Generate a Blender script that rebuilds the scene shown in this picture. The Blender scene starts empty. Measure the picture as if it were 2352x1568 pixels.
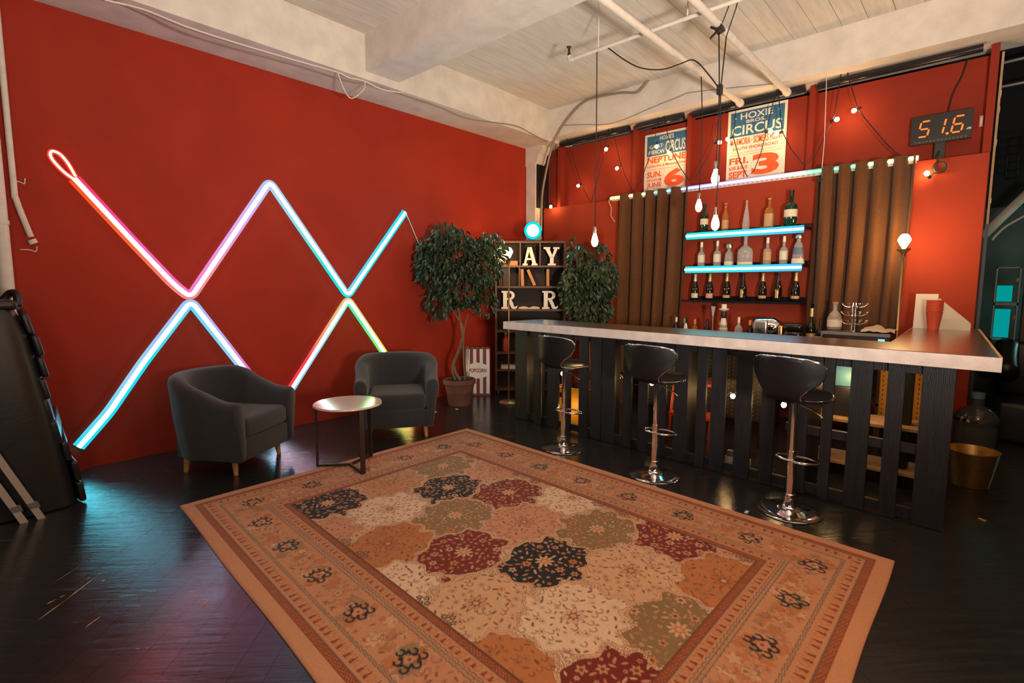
import bpy, math, random
import numpy as np
from mathutils import Vector, Matrix

# ------------------------------------------------------------------ camera, world, lights, exposure
SC = bpy.context.scene
COL = SC.collection
cam_data = bpy.data.cameras.new('camera')
cam_data.sensor_width = 36.0
cam_data.lens = 18.236
cam_data.clip_start = 0.05
cam_data.clip_end = 80
cam = bpy.data.objects.new('camera', cam_data)
COL.objects.link(cam)
FWD = Vector((-0.667, 0.737, -0.105)).normalized()
cam.matrix_world = Matrix(((0.741, -0.071, 0.667, 0.0), (0.671, 0.077, -0.737, 0.0), (0.001, 0.995, 0.105, 1.54), (0, 0, 0, 1)))
SC.camera = cam

world = bpy.data.worlds.new('world')
SC.world = world
world.use_nodes = True
world.node_tree.nodes['Background'].inputs[0].default_value = (1.0, 0.80, 0.64, 1)
world.node_tree.nodes['Background'].inputs[1].default_value = 0.035


def point_light(name, loc, power, color, radius):
    d = bpy.data.lights.new(name, 'POINT')
    d.energy = power
    d.color = color
    d.shadow_soft_size = radius
    o = bpy.data.objects.new(name, d)
    o.location = loc
    COL.objects.link(o)
    return o


# warm room lamps standing behind the camera and to its right
def spot_light(name, loc, target, power, color, radius, cone, blend):
    d = bpy.data.lights.new(name, 'SPOT')
    d.energy = power
    d.color = color
    d.shadow_soft_size = radius
    d.spot_size = math.radians(cone)
    d.spot_blend = blend
    o = bpy.data.objects.new(name, d)
    o.location = loc
    o.rotation_euler = (Vector(target) - Vector(loc)).to_track_quat('-Z', 'Y').to_euler()
    COL.objects.link(o)
    return o


spot_light('uplighter_light', (1.0, 0.9, 1.35), (-2.6, 3.9, 5.2), 1250, (1.0, 0.87, 0.77), 0.2, 128, 1.0)
point_light('room_lamp_light', (-0.2, -0.9, 2.2), 105, (1.0, 0.84, 0.70), 0.30)
point_light('room_lamp_light', (0.85, 2.2, 2.75), 95, (1.0, 0.42, 0.09), 0.2)
# cold light in the far room behind the red partition
point_light('far_room_light', (1.6, 9.4, 1.6), 20, (0.45, 0.95, 0.85), 0.15)

SC.view_settings.view_transform = 'Standard'
SC.view_settings.look = 'None'
SC.view_settings.exposure = 0.0
SC.view_settings.gamma = 1.0
SC.view_settings.use_curve_mapping = False

R_ = random.Random(7)


# ------------------------------------------------------------------ materials
def lin(r, g, b):
    f = lambda c: ((c / 255 + 0.055) / 1.055) ** 2.4 if c > 10 else c / 255 / 12.92
    return (f(r), f(g), f(b), 1)


def nd(nt, t, **kw):
    n = nt.nodes.new(t)
    for k, v in kw.items():
        setattr(n, k, v)
    return n


def mat(name, color, rough=0.6, metal=0.0, noise=0.0, nscale=8.0, bump=0.0, bscale=60.0, emit=None, estr=0.0, trans=0.0,
        coat=0.0, stretch=None, spec=None, sheen=0.0, ior=None, rvar=0.0):
    m = bpy.data.materials.new(name)
    m.use_nodes = True
    nt = m.node_tree
    b = nt.nodes['Principled BSDF']
    c = tuple(color[:3]) + (1,)
    b.inputs['Base Color'].default_value = c
    b.inputs['Roughness'].default_value = rough
    b.inputs['Metallic'].default_value = metal
    if trans:
        b.inputs['Transmission Weight'].default_value = trans
    if coat:
        b.inputs['Coat Weight'].default_value = coat
    if spec is not None:
        b.inputs['Specular IOR Level'].default_value = spec
    if sheen:
        b.inputs['Sheen Weight'].default_value = sheen
    if ior:
        b.inputs['IOR'].default_value = ior
    if emit is not None:
        b.inputs['Emission Color'].default_value = tuple(emit[:3]) + (1,)
        b.inputs['Emission Strength'].default_value = estr
    tc = None
    if noise or bump or rvar:
        tc = nd(nt, 'ShaderNodeTexCoord')
        vec = tc.outputs['Object']
        if stretch:
            mp = nd(nt, 'ShaderNodeMapping')
            mp.inputs['Scale'].default_value = stretch
            nt.links.new(vec, mp.inputs[0])
            vec = mp.outputs[0]
    if noise or rvar:
        n = nd(nt, 'ShaderNodeTexNoise')
        n.inputs['Scale'].default_value = nscale
        n.inputs['Detail'].default_value = 6
        nt.links.new(vec, n.inputs['Vector'])
    if noise:
        r = nd(nt, 'ShaderNodeValToRGB')
        r.color_ramp.elements[0].position = 0.3
        r.color_ramp.elements[1].position = 0.7
        r.color_ramp.elements[0].color = tuple(x * (1 - noise) for x in c[:3]) + (1,)
        r.color_ramp.elements[1].color = tuple(min(1, x * (1 + noise)) for x in c[:3]) + (1,)
        nt.links.new(n.outputs['Fac'], r.inputs[0])
        nt.links.new(r.outputs[0], b.inputs['Base Color'])
    if rvar:
        mr = nd(nt, 'ShaderNodeMapRange')
        mr.inputs[1].default_value = 0.3
        mr.inputs[2].default_value = 0.7
        mr.inputs[3].default_value = max(0, rough - rvar)
        mr.inputs[4].default_value = min(1, rough + rvar)
        nt.links.new(n.outputs['Fac'], mr.inputs[0])
        nt.links.new(mr.outputs[0], b.inputs['Roughness'])
    if bump:
        n2 = nd(nt, 'ShaderNodeTexNoise')
        n2.inputs['Scale'].default_value = bscale
        n2.inputs['Detail'].default_value = 4
        nt.links.new(vec, n2.inputs['Vector'])
        bp = nd(nt, 'ShaderNodeBump')
        bp.inputs['Strength'].default_value = bump
        bp.inputs['Distance'].default_value = 0.01
        nt.links.new(n2.outputs['Fac'], bp.inputs['Height'])
        nt.links.new(bp.outputs[0], b.inputs['Normal'])
    return m


def emat(name, color, strength):
    m = bpy.data.materials.new(name)
    m.use_nodes = True
    nt = m.node_tree
    nt.nodes.remove(nt.nodes['Principled BSDF'])
    e = nd(nt, 'ShaderNodeEmission')
    e.inputs[0].default_value = tuple(color[:3]) + (1,)
    e.inputs[1].default_value = strength
    nt.links.new(e.outputs[0], nt.nodes['Material Output'].inputs[0])
    return m


def emat_attr(name, strength):
    m = emat(name, (1, 1, 1), strength)
    nt = m.node_tree
    a = nd(nt, 'ShaderNodeAttribute', attribute_name='Col')
    nt.links.new(a.outputs['Color'], nt.nodes['Emission'].inputs[0])
    return m


def glass_mat(name, color, rough=0.03):
    m = bpy.data.materials.new(name)
    m.use_nodes = True
    nt = m.node_tree
    b = nt.nodes['Principled BSDF']
    b.inputs['Base Color'].default_value = tuple(color[:3]) + (1,)
    b.inputs['Roughness'].default_value = rough
    b.inputs['Transmission Weight'].default_value = 0.78
    b.inputs['IOR'].default_value = 1.35
    return m


def wall_paint(name, color):
    """matt wall paint: broad mottling, fine relief, a few pale scuffs"""
    m = mat(name, color, rough=0.75, noise=0.10, nscale=1.7, bump=0.10, bscale=220, spec=0.25)
    nt = m.node_tree
    b = nt.nodes['Principled BSDF']
    src = b.inputs['Base Color'].links[0].from_socket
    tc = [n for n in nt.nodes if n.type == 'TEX_COORD'][0]
    mp = nd(nt, 'ShaderNodeMapping')
    mp.inputs['Scale'].default_value = (1.5, 1.0, 7.0)
    nt.links.new(tc.outputs['Object'], mp.inputs[0])
    n = nd(nt, 'ShaderNodeTexNoise')
    n.inputs['Scale'].default_value = 5
    n.inputs['Detail'].default_value = 10
    n.inputs['Roughness'].default_value = 0.7
    nt.links.new(mp.outputs[0], n.inputs['Vector'])
    r = nd(nt, 'ShaderNodeValToRGB')
    r.color_ramp.elements[0].position = 0.765
    r.color_ramp.elements[1].position = 0.80
    nt.links.new(n.outputs['Fac'], r.inputs[0])
    mx = nd(nt, 'ShaderNodeMix', data_type='RGBA')
    nt.links.new(r.outputs[0], mx.inputs[0])
    nt.links.new(src, mx.inputs[6])
    mx.inputs[7].default_value = (0.55, 0.30, 0.22, 1)
    nt.links.new(mx.outputs[2], b.inputs['Base Color'])
    return m


def floor_mat():
    """worn glossy black floor paint with bare-wood scratches along the boards"""
    m = bpy.data.materials.new('black_floor_paint')
    m.use_nodes = True
    nt = m.node_tree
    b = nt.nodes['Principled BSDF']
    tc = nd(nt, 'ShaderNodeTexCoord')
    mp = nd(nt, 'ShaderNodeMapping')
    mp.inputs['Rotation'].default_value = (0, 0, math.radians(45))
    mp.inputs['Scale'].default_value = (1, 1, 1)
    nt.links.new(tc.outputs['Object'], mp.inputs[0])
    mp2 = nd(nt, 'ShaderNodeMapping')
    mp2.inputs['Scale'].default_value = (9.0, 0.8, 1)
    nt.links.new(mp.outputs[0], mp2.inputs[0])
    n = nd(nt, 'ShaderNodeTexNoise')
    n.inputs['Scale'].default_value = 3.2
    n.inputs['Detail'].default_value = 9
    n.inputs['Roughness'].default_value = 0.62
    nt.links.new(mp2.outputs[0], n.inputs['Vector'])
    big = nd(nt, 'ShaderNodeTexNoise')
    big.inputs['Scale'].default_value = 0.9
    nt.links.new(mp.outputs[0], big.inputs['Vector'])
    ad = nd(nt, 'ShaderNodeMath', operation='MULTIPLY_ADD')
    nt.links.new(big.outputs['Fac'], ad.inputs[0])
    ad.inputs[1].default_value = 0.35
    nt.links.new(n.outputs['Fac'], ad.inputs[2])
    r = nd(nt, 'ShaderNodeValToRGB')
    e = r.color_ramp.elements
    e[0].position = 0.2
    e[0].color = (0.009, 0.0095, 0.0105, 1)
    e[1].position = 0.60
    e[1].color = (0.016, 0.0165, 0.0175, 1)
    k = e.new(0.905)
    k.color = (0.020, 0.0195, 0.019, 1)
    k = e.new(0.93)
    k.color = (0.30, 0.17, 0.09, 1)
    nt.links.new(ad.outputs[0], r.inputs[0])
    nt.links.new(r.outputs[0], b.inputs['Base Color'])
    mr = nd(nt, 'ShaderNodeMapRange')
    mr.inputs[1].default_value = 0.3
    mr.inputs[2].default_value = 0.7
    mr.inputs[3].default_value = 0.12
    mr.inputs[4].default_value = 0.29
    nt.links.new(n.outputs['Fac'], mr.inputs[0])
    nt.links.new(mr.outputs[0], b.inputs['Roughness'])
    bp = nd(nt, 'ShaderNodeBump')
    bp.inputs['Strength'].default_value = 0.5
    bp.inputs['Distance'].default_value = 0.005
    nt.links.new(n.outputs['Fac'], bp.inputs['Height'])
    nt.links.new(bp.outputs[0], b.inputs['Normal'])
    return m


M = {}
M['red'] = wall_paint('red_wall_paint', (0.33, 0.025, 0.010))
M['red2'] = wall_paint('red_partition_paint', (0.315, 0.038, 0.014))
M['red_upper'] = wall_paint('dimmed_red_partition_paint', (0.235, 0.023, 0.009))  # partition red darkened, the upper wall's dimmer light put into its colour
M['white_paint'] = mat('cream_painted_timber', (0.66, 0.61, 0.54), 0.7, noise=0.10, nscale=5, bump=0.25, bscale=35, spec=0.25)
M['board'] = mat('cream_painted_board', (0.62, 0.57, 0.50), 0.72, noise=0.10, nscale=4, bump=0.25, bscale=50, spec=0.25, stretch=(6, 0.6, 1))
M['pipe'] = mat('cream_painted_pipe', (0.68, 0.62, 0.54), 0.55, noise=0.08, nscale=12)
M['seam'] = mat('dark_gap', (0.10, 0.08, 0.065), 0.9)
M['floor'] = floor_mat()
M['sub'] = mat('dark_subfloor', (0.008, 0.008, 0.008), 0.8)
M['black'] = mat('black_plastic', (0.012, 0.012, 0.013), 0.45)
M['black_gloss'] = mat('glossy_black', (0.01, 0.01, 0.011), 0.2)
M['fabric'] = mat('charcoal_fabric', (0.022, 0.0235, 0.027), 0.9, noise=0.35, nscale=160, bump=0.5, bscale=320, sheen=0.25)
M['oak'] = mat('oiled_oak', (0.52, 0.25, 0.09), 0.5, noise=0.18, nscale=14, stretch=(8, 8, 1))
M['chrome'] = mat('chrome', (0.78, 0.78, 0.80), 0.08, 1.0)
M['steel'] = mat('brushed_steel', (0.55, 0.54, 0.52), 0.3, 1.0)
M['leather'] = mat('black_leatherette', (0.008, 0.008, 0.009), 0.36, bump=0.12, bscale=180, spec=0.3)
M['darkmetal'] = mat('bronze_dark_metal', (0.075, 0.058, 0.045), 0.45, 0.7)
M['slat'] = mat('black_stained_pallet_board', (0.0095, 0.0105, 0.0135), 0.5, noise=0.4, nscale=10, stretch=(5, 5, 0.5), bump=0.3, bscale=40)
M['bar_edge'] = mat('white_painted_bar_edge', (0.62, 0.56, 0.52), 0.55, noise=0.14, nscale=9, bump=0.2, bscale=60)
M['bar_top'] = mat('dark_lacquered_bar_top', (0.085, 0.036, 0.016), 0.21, noise=0.4, nscale=3, stretch=(0.8, 14, 1), rvar=0.05, coat=1.0)
M['bar_top'].node_tree.nodes['Principled BSDF'].inputs['Coat Roughness'].default_value = 0.30
M['curtain'] = mat('brown_velvet', (0.11, 0.038, 0.008), 0.9, noise=0.12, nscale=30, sheen=0.1)
M['terracotta'] = mat('brown_terracotta', (0.15, 0.060, 0.036), 0.75, noise=0.2, nscale=10)
M['soil'] = mat('potting_soil', (0.02, 0.015, 0.01), 0.95, bump=0.8, bscale=60)
M['bark'] = mat('ficus_bark', (0.17, 0.105, 0.065), 0.85, noise=0.25, nscale=20, bump=0.5, bscale=50)
M['leaf'] = mat('ficus_leaf', (0.030, 0.052, 0.024), 0.42, noise=0.55, nscale=7)
M['wood_dark'] = mat('dark_brown_wood', (0.085, 0.036, 0.018), 0.6, noise=0.25, nscale=6, stretch=(2, 2, 10))
M['wood_back'] = mat('dark_shelf_back', (0.022, 0.013, 0.013), 0.8)
M['letter'] = mat('white_letter_paint', (0.72, 0.66, 0.60), 0.5)
M['paper'] = mat('poster_paper', (0.68, 0.62, 0.54), 0.7)
M['blue_print'] = mat('blue_poster_ink', (0.020, 0.115, 0.23), 0.6)
M['orange_print'] = mat('orange_poster_ink', (0.74, 0.085, 0.016), 0.6)
M['sign_red'] = mat('sign_red_paint', (0.17, 0.020, 0.016), 0.5)
M['sign_white'] = mat('sign_white_paint', (0.72, 0.67, 0.62), 0.5)
M['gold'] = mat('brass', (0.72, 0.42, 0.13), 0.28, 1.0)
M['bucket'] = mat('gold_bucket', (0.62, 0.36, 0.10), 0.38, 0.9, noise=0.1, nscale=20)
M['brass_lamp'] = mat('antique_brass', (0.55, 0.33, 0.13), 0.35, 0.85)
M['cable'] = mat('black_cable', (0.010, 0.009, 0.008), 0.6)
M['cable_w'] = mat('white_cable', (0.66, 0.60, 0.54), 0.6)
M['cable_g'] = mat('grey_brown_conduit', (0.26, 0.20, 0.15), 0.5)
M['bulb'] = emat('warm_bulb_glass', (1.0, 0.58, 0.22), 130)
M['bulb_big'] = emat('warm_pendant_bulb_glass', (1.0, 0.55, 0.20), 85)
M['lampbulb'] = emat('lamp_bulb_glass', (1.0, 0.60, 0.24), 230)
M['filament'] = emat('bulb_filament', (1.0, 0.75, 0.4), 30)
M['cyan_lens'] = emat('cyan_flood_lens', (0.12, 0.85, 1.0), 170)
M['neon_core'] = emat_attr('neon_core', 1.0)
M['neon_halo'] = emat_attr('neon_halo', 1.0)  # emissive band shaped as the coloured halo around the tubes
M['led_red'] = emat('red_led_segment', (1.0, 0.13, 0.02), 2.6)
M['led_blue'] = emat('blue_led', (0.08, 0.6, 1.0), 4)
M['teal_screen'] = emat('teal_backlit_panel', (0.0, 0.75, 0.72), 0.4)
M['glass_clear'] = glass_mat('clear_glass', (0.92, 0.95, 0.95))
M['glass_dark'] = mat('dark_bottle_glass', (0.006, 0.008, 0.007), 0.08)
M['glass_green'] = mat('green_bottle_glass', (0.006, 0.035, 0.018), 0.08)
M['amber'] = glass_mat('amber_spirit', (0.85, 0.45, 0.14))
M['label_cream'] = mat('cream_label', (0.66, 0.58, 0.44), 0.6)
M['label_gold'] = mat('gold_label', (0.55, 0.36, 0.14), 0.4, 0.3)
M['label_pink'] = mat('pink_label', (0.62, 0.30, 0.26), 0.6)
M['label_tan'] = mat('tan_label', (0.50, 0.30, 0.14), 0.6)
M['label_blue'] = mat('grey_blue_label', (0.10, 0.16, 0.26), 0.6)
M['foil'] = mat('gold_foil', (0.68, 0.46, 0.20), 0.35, 0.6)
M['foil_w'] = mat('pale_foil', (0.70, 0.62, 0.50), 0.4, 0.3)
M['peg'] = mat('yellow_pegboard', (0.66, 0.30, 0.022), 0.5)
M['red_plastic'] = mat('red_plastic', (0.40, 0.045, 0.022), 0.4)
M['red_cup'] = mat('red_paper_cup', (0.62, 0.085, 0.03), 0.5)
M['teal_wall'] = mat('grey_green_far_wall', (0.10, 0.14, 0.125), 0.85, noise=0.3, nscale=2)
M['dark_wall'] = mat('dark_far_wall', (0.010, 0.012, 0.013), 0.8)
M['white_plastic'] = mat('white_plastic', (0.68, 0.65, 0.62), 0.45)
M['grey'] = mat('mid_grey_plastic', (0.16, 0.16, 0.16), 0.5)
M['tape'] = mat('blue_floor_tape', (0.02, 0.25, 0.36), 0.5)
M['book_tan'] = mat('tan_book_cover', (0.42, 0.20, 0.09), 0.7)
M['book_dark'] = mat('dark_book_cover', (0.035, 0.022, 0.02), 0.7)
M['book_page'] = mat('book_pages', (0.66, 0.56, 0.42), 0.8)
M['pallet_dark'] = mat('black_quilted_vinyl', (0.011, 0.011, 0.013), 0.38, bump=0.1, bscale=40)
M['rail'] = mat('pale_grey_rail', (0.46, 0.40, 0.37), 0.45, 0.2)
M['wood_pale'] = mat('bare_pine', (0.55, 0.33, 0.16), 0.7, noise=0.2, nscale=8)


# ------------------------------------------------------------------ mesh helpers
class MB:
    def __init__(self):
        self.v = []
        self.f = []
        self.c = None
        self.m = []

    def add(self, vs, fs, mi=0):
        o = len(self.v)
        self.v.extend([tuple(p) for p in vs])
        self.f.extend([tuple(i + o for i in f) for f in fs])
        self.m.extend([mi] * len(fs))
        return self

    def box(self, x0, x1, y0, y1, z0, z1, mi=0):
        vs = [(x, y, z) for x in (x0, x1) for y in (y0, y1) for z in (z0, z1)]
        return self.add(vs, [(0, 1, 3, 2), (4, 6, 7, 5), (0, 4, 5, 1), (2, 3, 7, 6), (0, 2, 6, 4), (1, 5, 7, 3)], mi)

    def rbox(self, x0, x1, y0, y1, z0, z1, r=0.02, seg=3, mi=0):
        """box rounded on all edges (superellipsoid-like rounded box by cube-sphere)"""
        cx, cy, cz = (x0 + x1) / 2, (y0 + y1) / 2, (z0 + z1) / 2
        hx, hy, hz = (x1 - x0) / 2, (y1 - y0) / 2, (z1 - z0) / 2
        r = min(r, hx, hy, hz)
        n = 2 * seg + 2
        def line(h):
            a = [-h + r * (1 - math.cos(math.pi / 2 * i / seg)) for i in range(seg + 1)]
            return a + [-t for t in reversed(a)]
        idx = {}
        vs, fs = [], []
        lx, ly, lz = line(hx), line(hy), line(hz)
        def vert(x, y, z):
            k = (round(x, 6), round(y, 6), round(z, 6))
            if k not in idx:
                c = Vector((max(-hx + r, min(hx - r, x)), max(-hy + r, min(hy - r, y)), max(-hz + r, min(hz - r, z))))
                d = Vector((x, y, z)) - c
                if d.length > 1e-9:
                    p = c + d.normalized() * r
                else:
                    p = Vector((x, y, z))
                idx[k] = len(vs)
                vs.append((p.x + cx, p.y + cy, p.z + cz))
            return idx[k]
        for s in (-1, 1):
            for A, B, fn in ((lx, ly, lambda a, b: (a, b, s * hz)), (ly, lz, lambda a, b: (s * hx, a, b)), (lz, lx, lambda a, b: (b, s * hy, a))):
                for i in range(len(A) - 1):
                    for j in range(len(B) - 1):
                        q = [vert(*fn(A[i], B[j])), vert(*fn(A[i + 1], B[j])), vert(*fn(A[i + 1], B[j + 1])), vert(*fn(A[i], B[j + 1]))]
                        if s < 0:
                            q.reverse()
                        if len(set(q)) == 4:
                            fs.append(tuple(q))
        return self.add(vs, fs, mi)

    def obox(self, c, ax, ay, az, mi=0):
        """oriented box from centre and three half-axis vectors"""
        c, ax, ay, az = Vector(c), Vector(ax), Vector(ay), Vector(az)
        vs = [c + ax * i + ay * j + az * k for i in (-1, 1) for j in (-1, 1) for k in (-1, 1)]
        return self.add(vs, [(0, 1, 3, 2), (4, 6, 7, 5), (0, 4, 5, 1), (2, 3, 7, 6), (0, 2, 6, 4), (1, 5, 7, 3)], mi)

    def lathe(self, prof, n=20, c=(0, 0, 0), mi=0, squash=1.0, power=2.0):
        """prof: list of (r, z) bottom to top, around z"""
        vs, fs = [], []
        for r, z in prof:
            for k in range(n):
                a = 2 * math.pi * k / n
                ca, sa = math.cos(a), math.sin(a)
                if power != 2.0:
                    s = (abs(ca) ** power + abs(sa) ** power) ** (-1 / power)
                    ca, sa = ca * s, sa * s
                vs.append((c[0] + r * ca, c[1] + r * sa * squash, c[2] + z))
        for i in range(len(prof) - 1):
            for k in range(n):
                k2 = (k + 1) % n
                fs.append((i * n + k, i * n + k2, (i + 1) * n + k2, (i + 1) * n + k))
        if prof[0][0] > 1e-5:
            fs.append(tuple(reversed(range(n))))
        if prof[-1][0] > 1e-5:
            fs.append(tuple(range((len(prof) - 1) * n, len(prof) * n)))
        return self.add(vs, fs, mi)

    def tube(self, pts, r, n=8, closed=False, cap=True, mi=0, flat=None):
        """tube along points; r number or list; flat=(normal, ratio) squashes the section along normal"""
        pts = [Vector(p) for p in pts]
        L = len(pts)
        rs = r if isinstance(r, (list, tuple)) else [r] * L
        tang = []
        for i in range(L):
            a = pts[(i - 1) % L] if (closed or i > 0) else pts[i]
            b = pts[(i + 1) % L] if (closed or i < L - 1) else pts[i]
            t = (b - a)
            tang.append(t.normalized() if t.length > 1e-9 else Vector((0, 0, 1)))
        up = Vector((0, 0, 1)) if abs(tang[0].z) < 0.9 else Vector((1, 0, 0))
        if flat:
            up = Vector(flat[0])
        nrm = (up - tang[0] * up.dot(tang[0])).normalized()
        vs, fs = [], []
        for i in range(L):
            t = tang[i]
            if flat:
                nrm = Vector(flat[0])
            nrm = nrm - t * nrm.dot(t)
            nrm = nrm.normalized() if nrm.length > 1e-6 else t.orthogonal().normalized()
            bi = t.cross(nrm)
            k1 = flat[1] if flat else 1.0
            for k in range(n):
                a = 2 * math.pi * k / n
                vs.append(pts[i] + nrm * (math.cos(a) * rs[i] * k1) + bi * (math.sin(a) * rs[i]))
        for i in range(L if closed else L - 1):
            j = (i + 1) % L
            for k in range(n):
                k2 = (k + 1) % n
                fs.append((i * n + k, i * n + k2, j * n + k2, j * n + k))
        if cap and not closed:
            fs.append(tuple(reversed(range(n))))
            fs.append(tuple(range((L - 1) * n, L * n)))
        return self.add(vs, fs, mi)

    def prism(self, poly, axis, a, b, mi=0):
        """extrude a 2D polygon. axis 'y': poly in (x,z) between y=a..b; 'z': poly in (x,y); 'x': poly in (y,z)"""
        n = len(poly)
        if axis == 'y':
            A = [(p[0], a, p[1]) for p in poly]
            B = [(p[0], b, p[1]) for p in poly]
        elif axis == 'z':
            A = [(p[0], p[1], a) for p in poly]
            B = [(p[0], p[1], b) for p in poly]
        else:
            A = [(a, p[0], p[1]) for p in poly]
            B = [(b, p[0], p[1]) for p in poly]
        fs = [tuple(reversed(range(n))), tuple(range(n, 2 * n))]
        for i in range(n):
            j = (i + 1) % n
            fs.append((i, j, n + j, n + i))
        return self.add(A + B, fs, mi)

    def grid(self, P, closed_u=False, mi=0):
        """P[i][j] points -> quads"""
        nu, nv = len(P), len(P[0])
        vs = [p for row in P for p in row]
        fs = []
        for i in range(nu if closed_u else nu - 1):
            for j in range(nv - 1):
                i2 = (i + 1) % nu
                fs.append((i * nv + j, i2 * nv + j, i2 * nv + j + 1, i * nv + j + 1))
        return self.add(vs, fs, mi)

    def build(self, name, material, parent=None, smooth=False, colors=None, angle=None):
        me = bpy.data.meshes.new(name)
        me.from_pydata([tuple(p) for p in self.v], [], self.f)
        mats = material if isinstance(material, (list, tuple)) else [material]
        for m in mats:
            me.materials.append(M[m] if isinstance(m, str) else m)
        if len(mats) > 1:
            me.polygons.foreach_set('material_index', self.m)
        if smooth:
            me.polygons.foreach_set('use_smooth', [True] * len(me.polygons))
            if angle is not None:
                try:
                    me.set_sharp_from_angle(angle=math.radians(angle))
                except Exception:
                    pass
        if colors is not None:
            at = me.color_attributes.new('Col', 'FLOAT_COLOR', 'POINT')
            at.data.foreach_set('color', [x for c in colors for x in (c[0], c[1], c[2], 1.0)])
        me.update()
        o = bpy.data.objects.new(name, me)
        COL.objects.link(o)
        if parent is not None:
            o.parent = parent
        return o


def tag(o, label, cat, group=None):
    o['label'] = label
    o['category'] = cat
    if group:
        o['group'] = group
    return o


def thing(name, label, cat, loc=(0, 0, 0), rotz=0.0, group=None):
    o = bpy.data.objects.new(name, None)
    o.empty_display_size = 0.1
    COL.objects.link(o)
    o.location = loc
    o.rotation_euler = (0, 0, rotz)
    return tag(o, label, cat, group)


def structure(o):
    o['kind'] = 'structure'
    return o


def copy_thing(root, loc, rotz, label, group=None):
    r = root.copy()
    COL.objects.link(r)
    r.location = loc
    r.rotation_euler = (0, 0, rotz)
    r['label'] = label
    if group:
        r['group'] = group
    for ch in list(root.children):
        c = ch.copy()
        COL.objects.link(c)
        c.parent = r
        for g in ch.children:
            d = g.copy()
            COL.objects.link(d)
            d.parent = c
    return r


def arc(c, r, a0, a1, n, plane='xz'):
    out = []
    for i in range(n + 1):
        a = math.radians(a0 + (a1 - a0) * i / n)
        x, y = r * math.cos(a), r * math.sin(a)
        out.append((c[0] + x, c[1], c[2] + y) if plane == 'xz' else (c[0] + x, c[1] + y, c[2]) if plane == 'xy' else (c[0], c[1] + x, c[2] + y))
    return out


def smooth_path(pts, n=8):
    """Catmull-Rom through the points"""
    P = [Vector(p) for p in pts]
    out = []
    for i in range(len(P) - 1):
        p0, p1, p2, p3 = P[max(i - 1, 0)], P[i], P[i + 1], P[min(i + 2, len(P) - 1)]
        for k in range(n):
            t = k / n
            out.append(0.5 * ((2 * p1) + (-p0 + p2) * t + (2 * p0 - 5 * p1 + 4 * p2 - p3) * t * t + (-p0 + 3 * p1 - 3 * p2 + p3) * t ** 3))
    out.append(P[-1])
    return out


def text_mesh(body, w, h, depth=0.002, bold=0.0, shear=0.0, serif=False):
    """flat lettering fitted to a w x h box, standing in the xz plane and facing -y, origin at its lower left corner"""
    cu = bpy.data.curves.new('lettering', 'FONT')
    cu.body = body
    cu.size = 1.0
    cu.offset = bold
    cu.resolution_u = 3
    cu.shear = shear
    ob = bpy.data.objects.new('lettering_source', cu)
    COL.objects.link(ob)
    bpy.context.view_layer.update()
    dg = bpy.context.evaluated_depsgraph_get()
    me = bpy.data.meshes.new_from_object(ob.evaluated_get(dg))
    co = np.zeros(len(me.vertices) * 3)
    me.vertices.foreach_get('co', co)
    co = co.reshape(-1, 3)
    lo, hi = co.min(0), co.max(0)
    polys = [tuple(p.vertices) for p in me.polygons]
    bpy.data.objects.remove(ob)
    bpy.data.curves.remove(cu)
    bpy.data.meshes.remove(me)
    X = (co[:, 0] - lo[0]) / max(1e-6, hi[0] - lo[0]) * w
    Z = (co[:, 1] - lo[1]) / max(1e-6, hi[1] - lo[1]) * h
    mb = MB()
    mb.add([(x, -depth, z) for x, z in zip(X, Z)], polys)
    return mb


def lettering(body, x0, z0, w, h, y, material, parent, bold=0.02, shear=0.0):
    mb = text_mesh(body, w, h, 0.0, bold, shear)
    mb.v = [(p[0] + x0, y, p[2] + z0) for p in mb.v]
    return mb.build('lettering', material, parent)


# ------------------------------------------------------------------ the setting
def clip_poly(poly, x0, x1, y0, y1):
    def cl(P, inside, inter):
        out = []
        for i in range(len(P)):
            a, b = P[i - 1], P[i]
            ia, ib = inside(a), inside(b)
            if ib:
                if not ia:
                    out.append(inter(a, b))
                out.append(b)
            elif ia:
                out.append(inter(a, b))
        return out
    for k, lim, s in ((0, x0, 1), (0, x1, -1), (1, y0, 1), (1, y1, -1)):
        if not poly:
            return poly
        def inter(a, b, k=k, lim=lim):
            t = (lim - a[k]) / (b[k] - a[k])
            return (a[0] + (b[0] - a[0]) * t, a[1] + (b[1] - a[1]) * t)
        poly = cl(poly, lambda p, k=k, lim=lim, s=s: (p[k] - lim) * s >= 0, inter)
    return poly


FX0, FX1, FY0, FY1 = -5.56, 3.2, -2.2, 11.0
mb = MB()
mb.box(-5.75, 3.4, -2.4, 11.2, -0.14, -0.03)
floor = structure(mb.build('floor', 'sub'))
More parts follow.
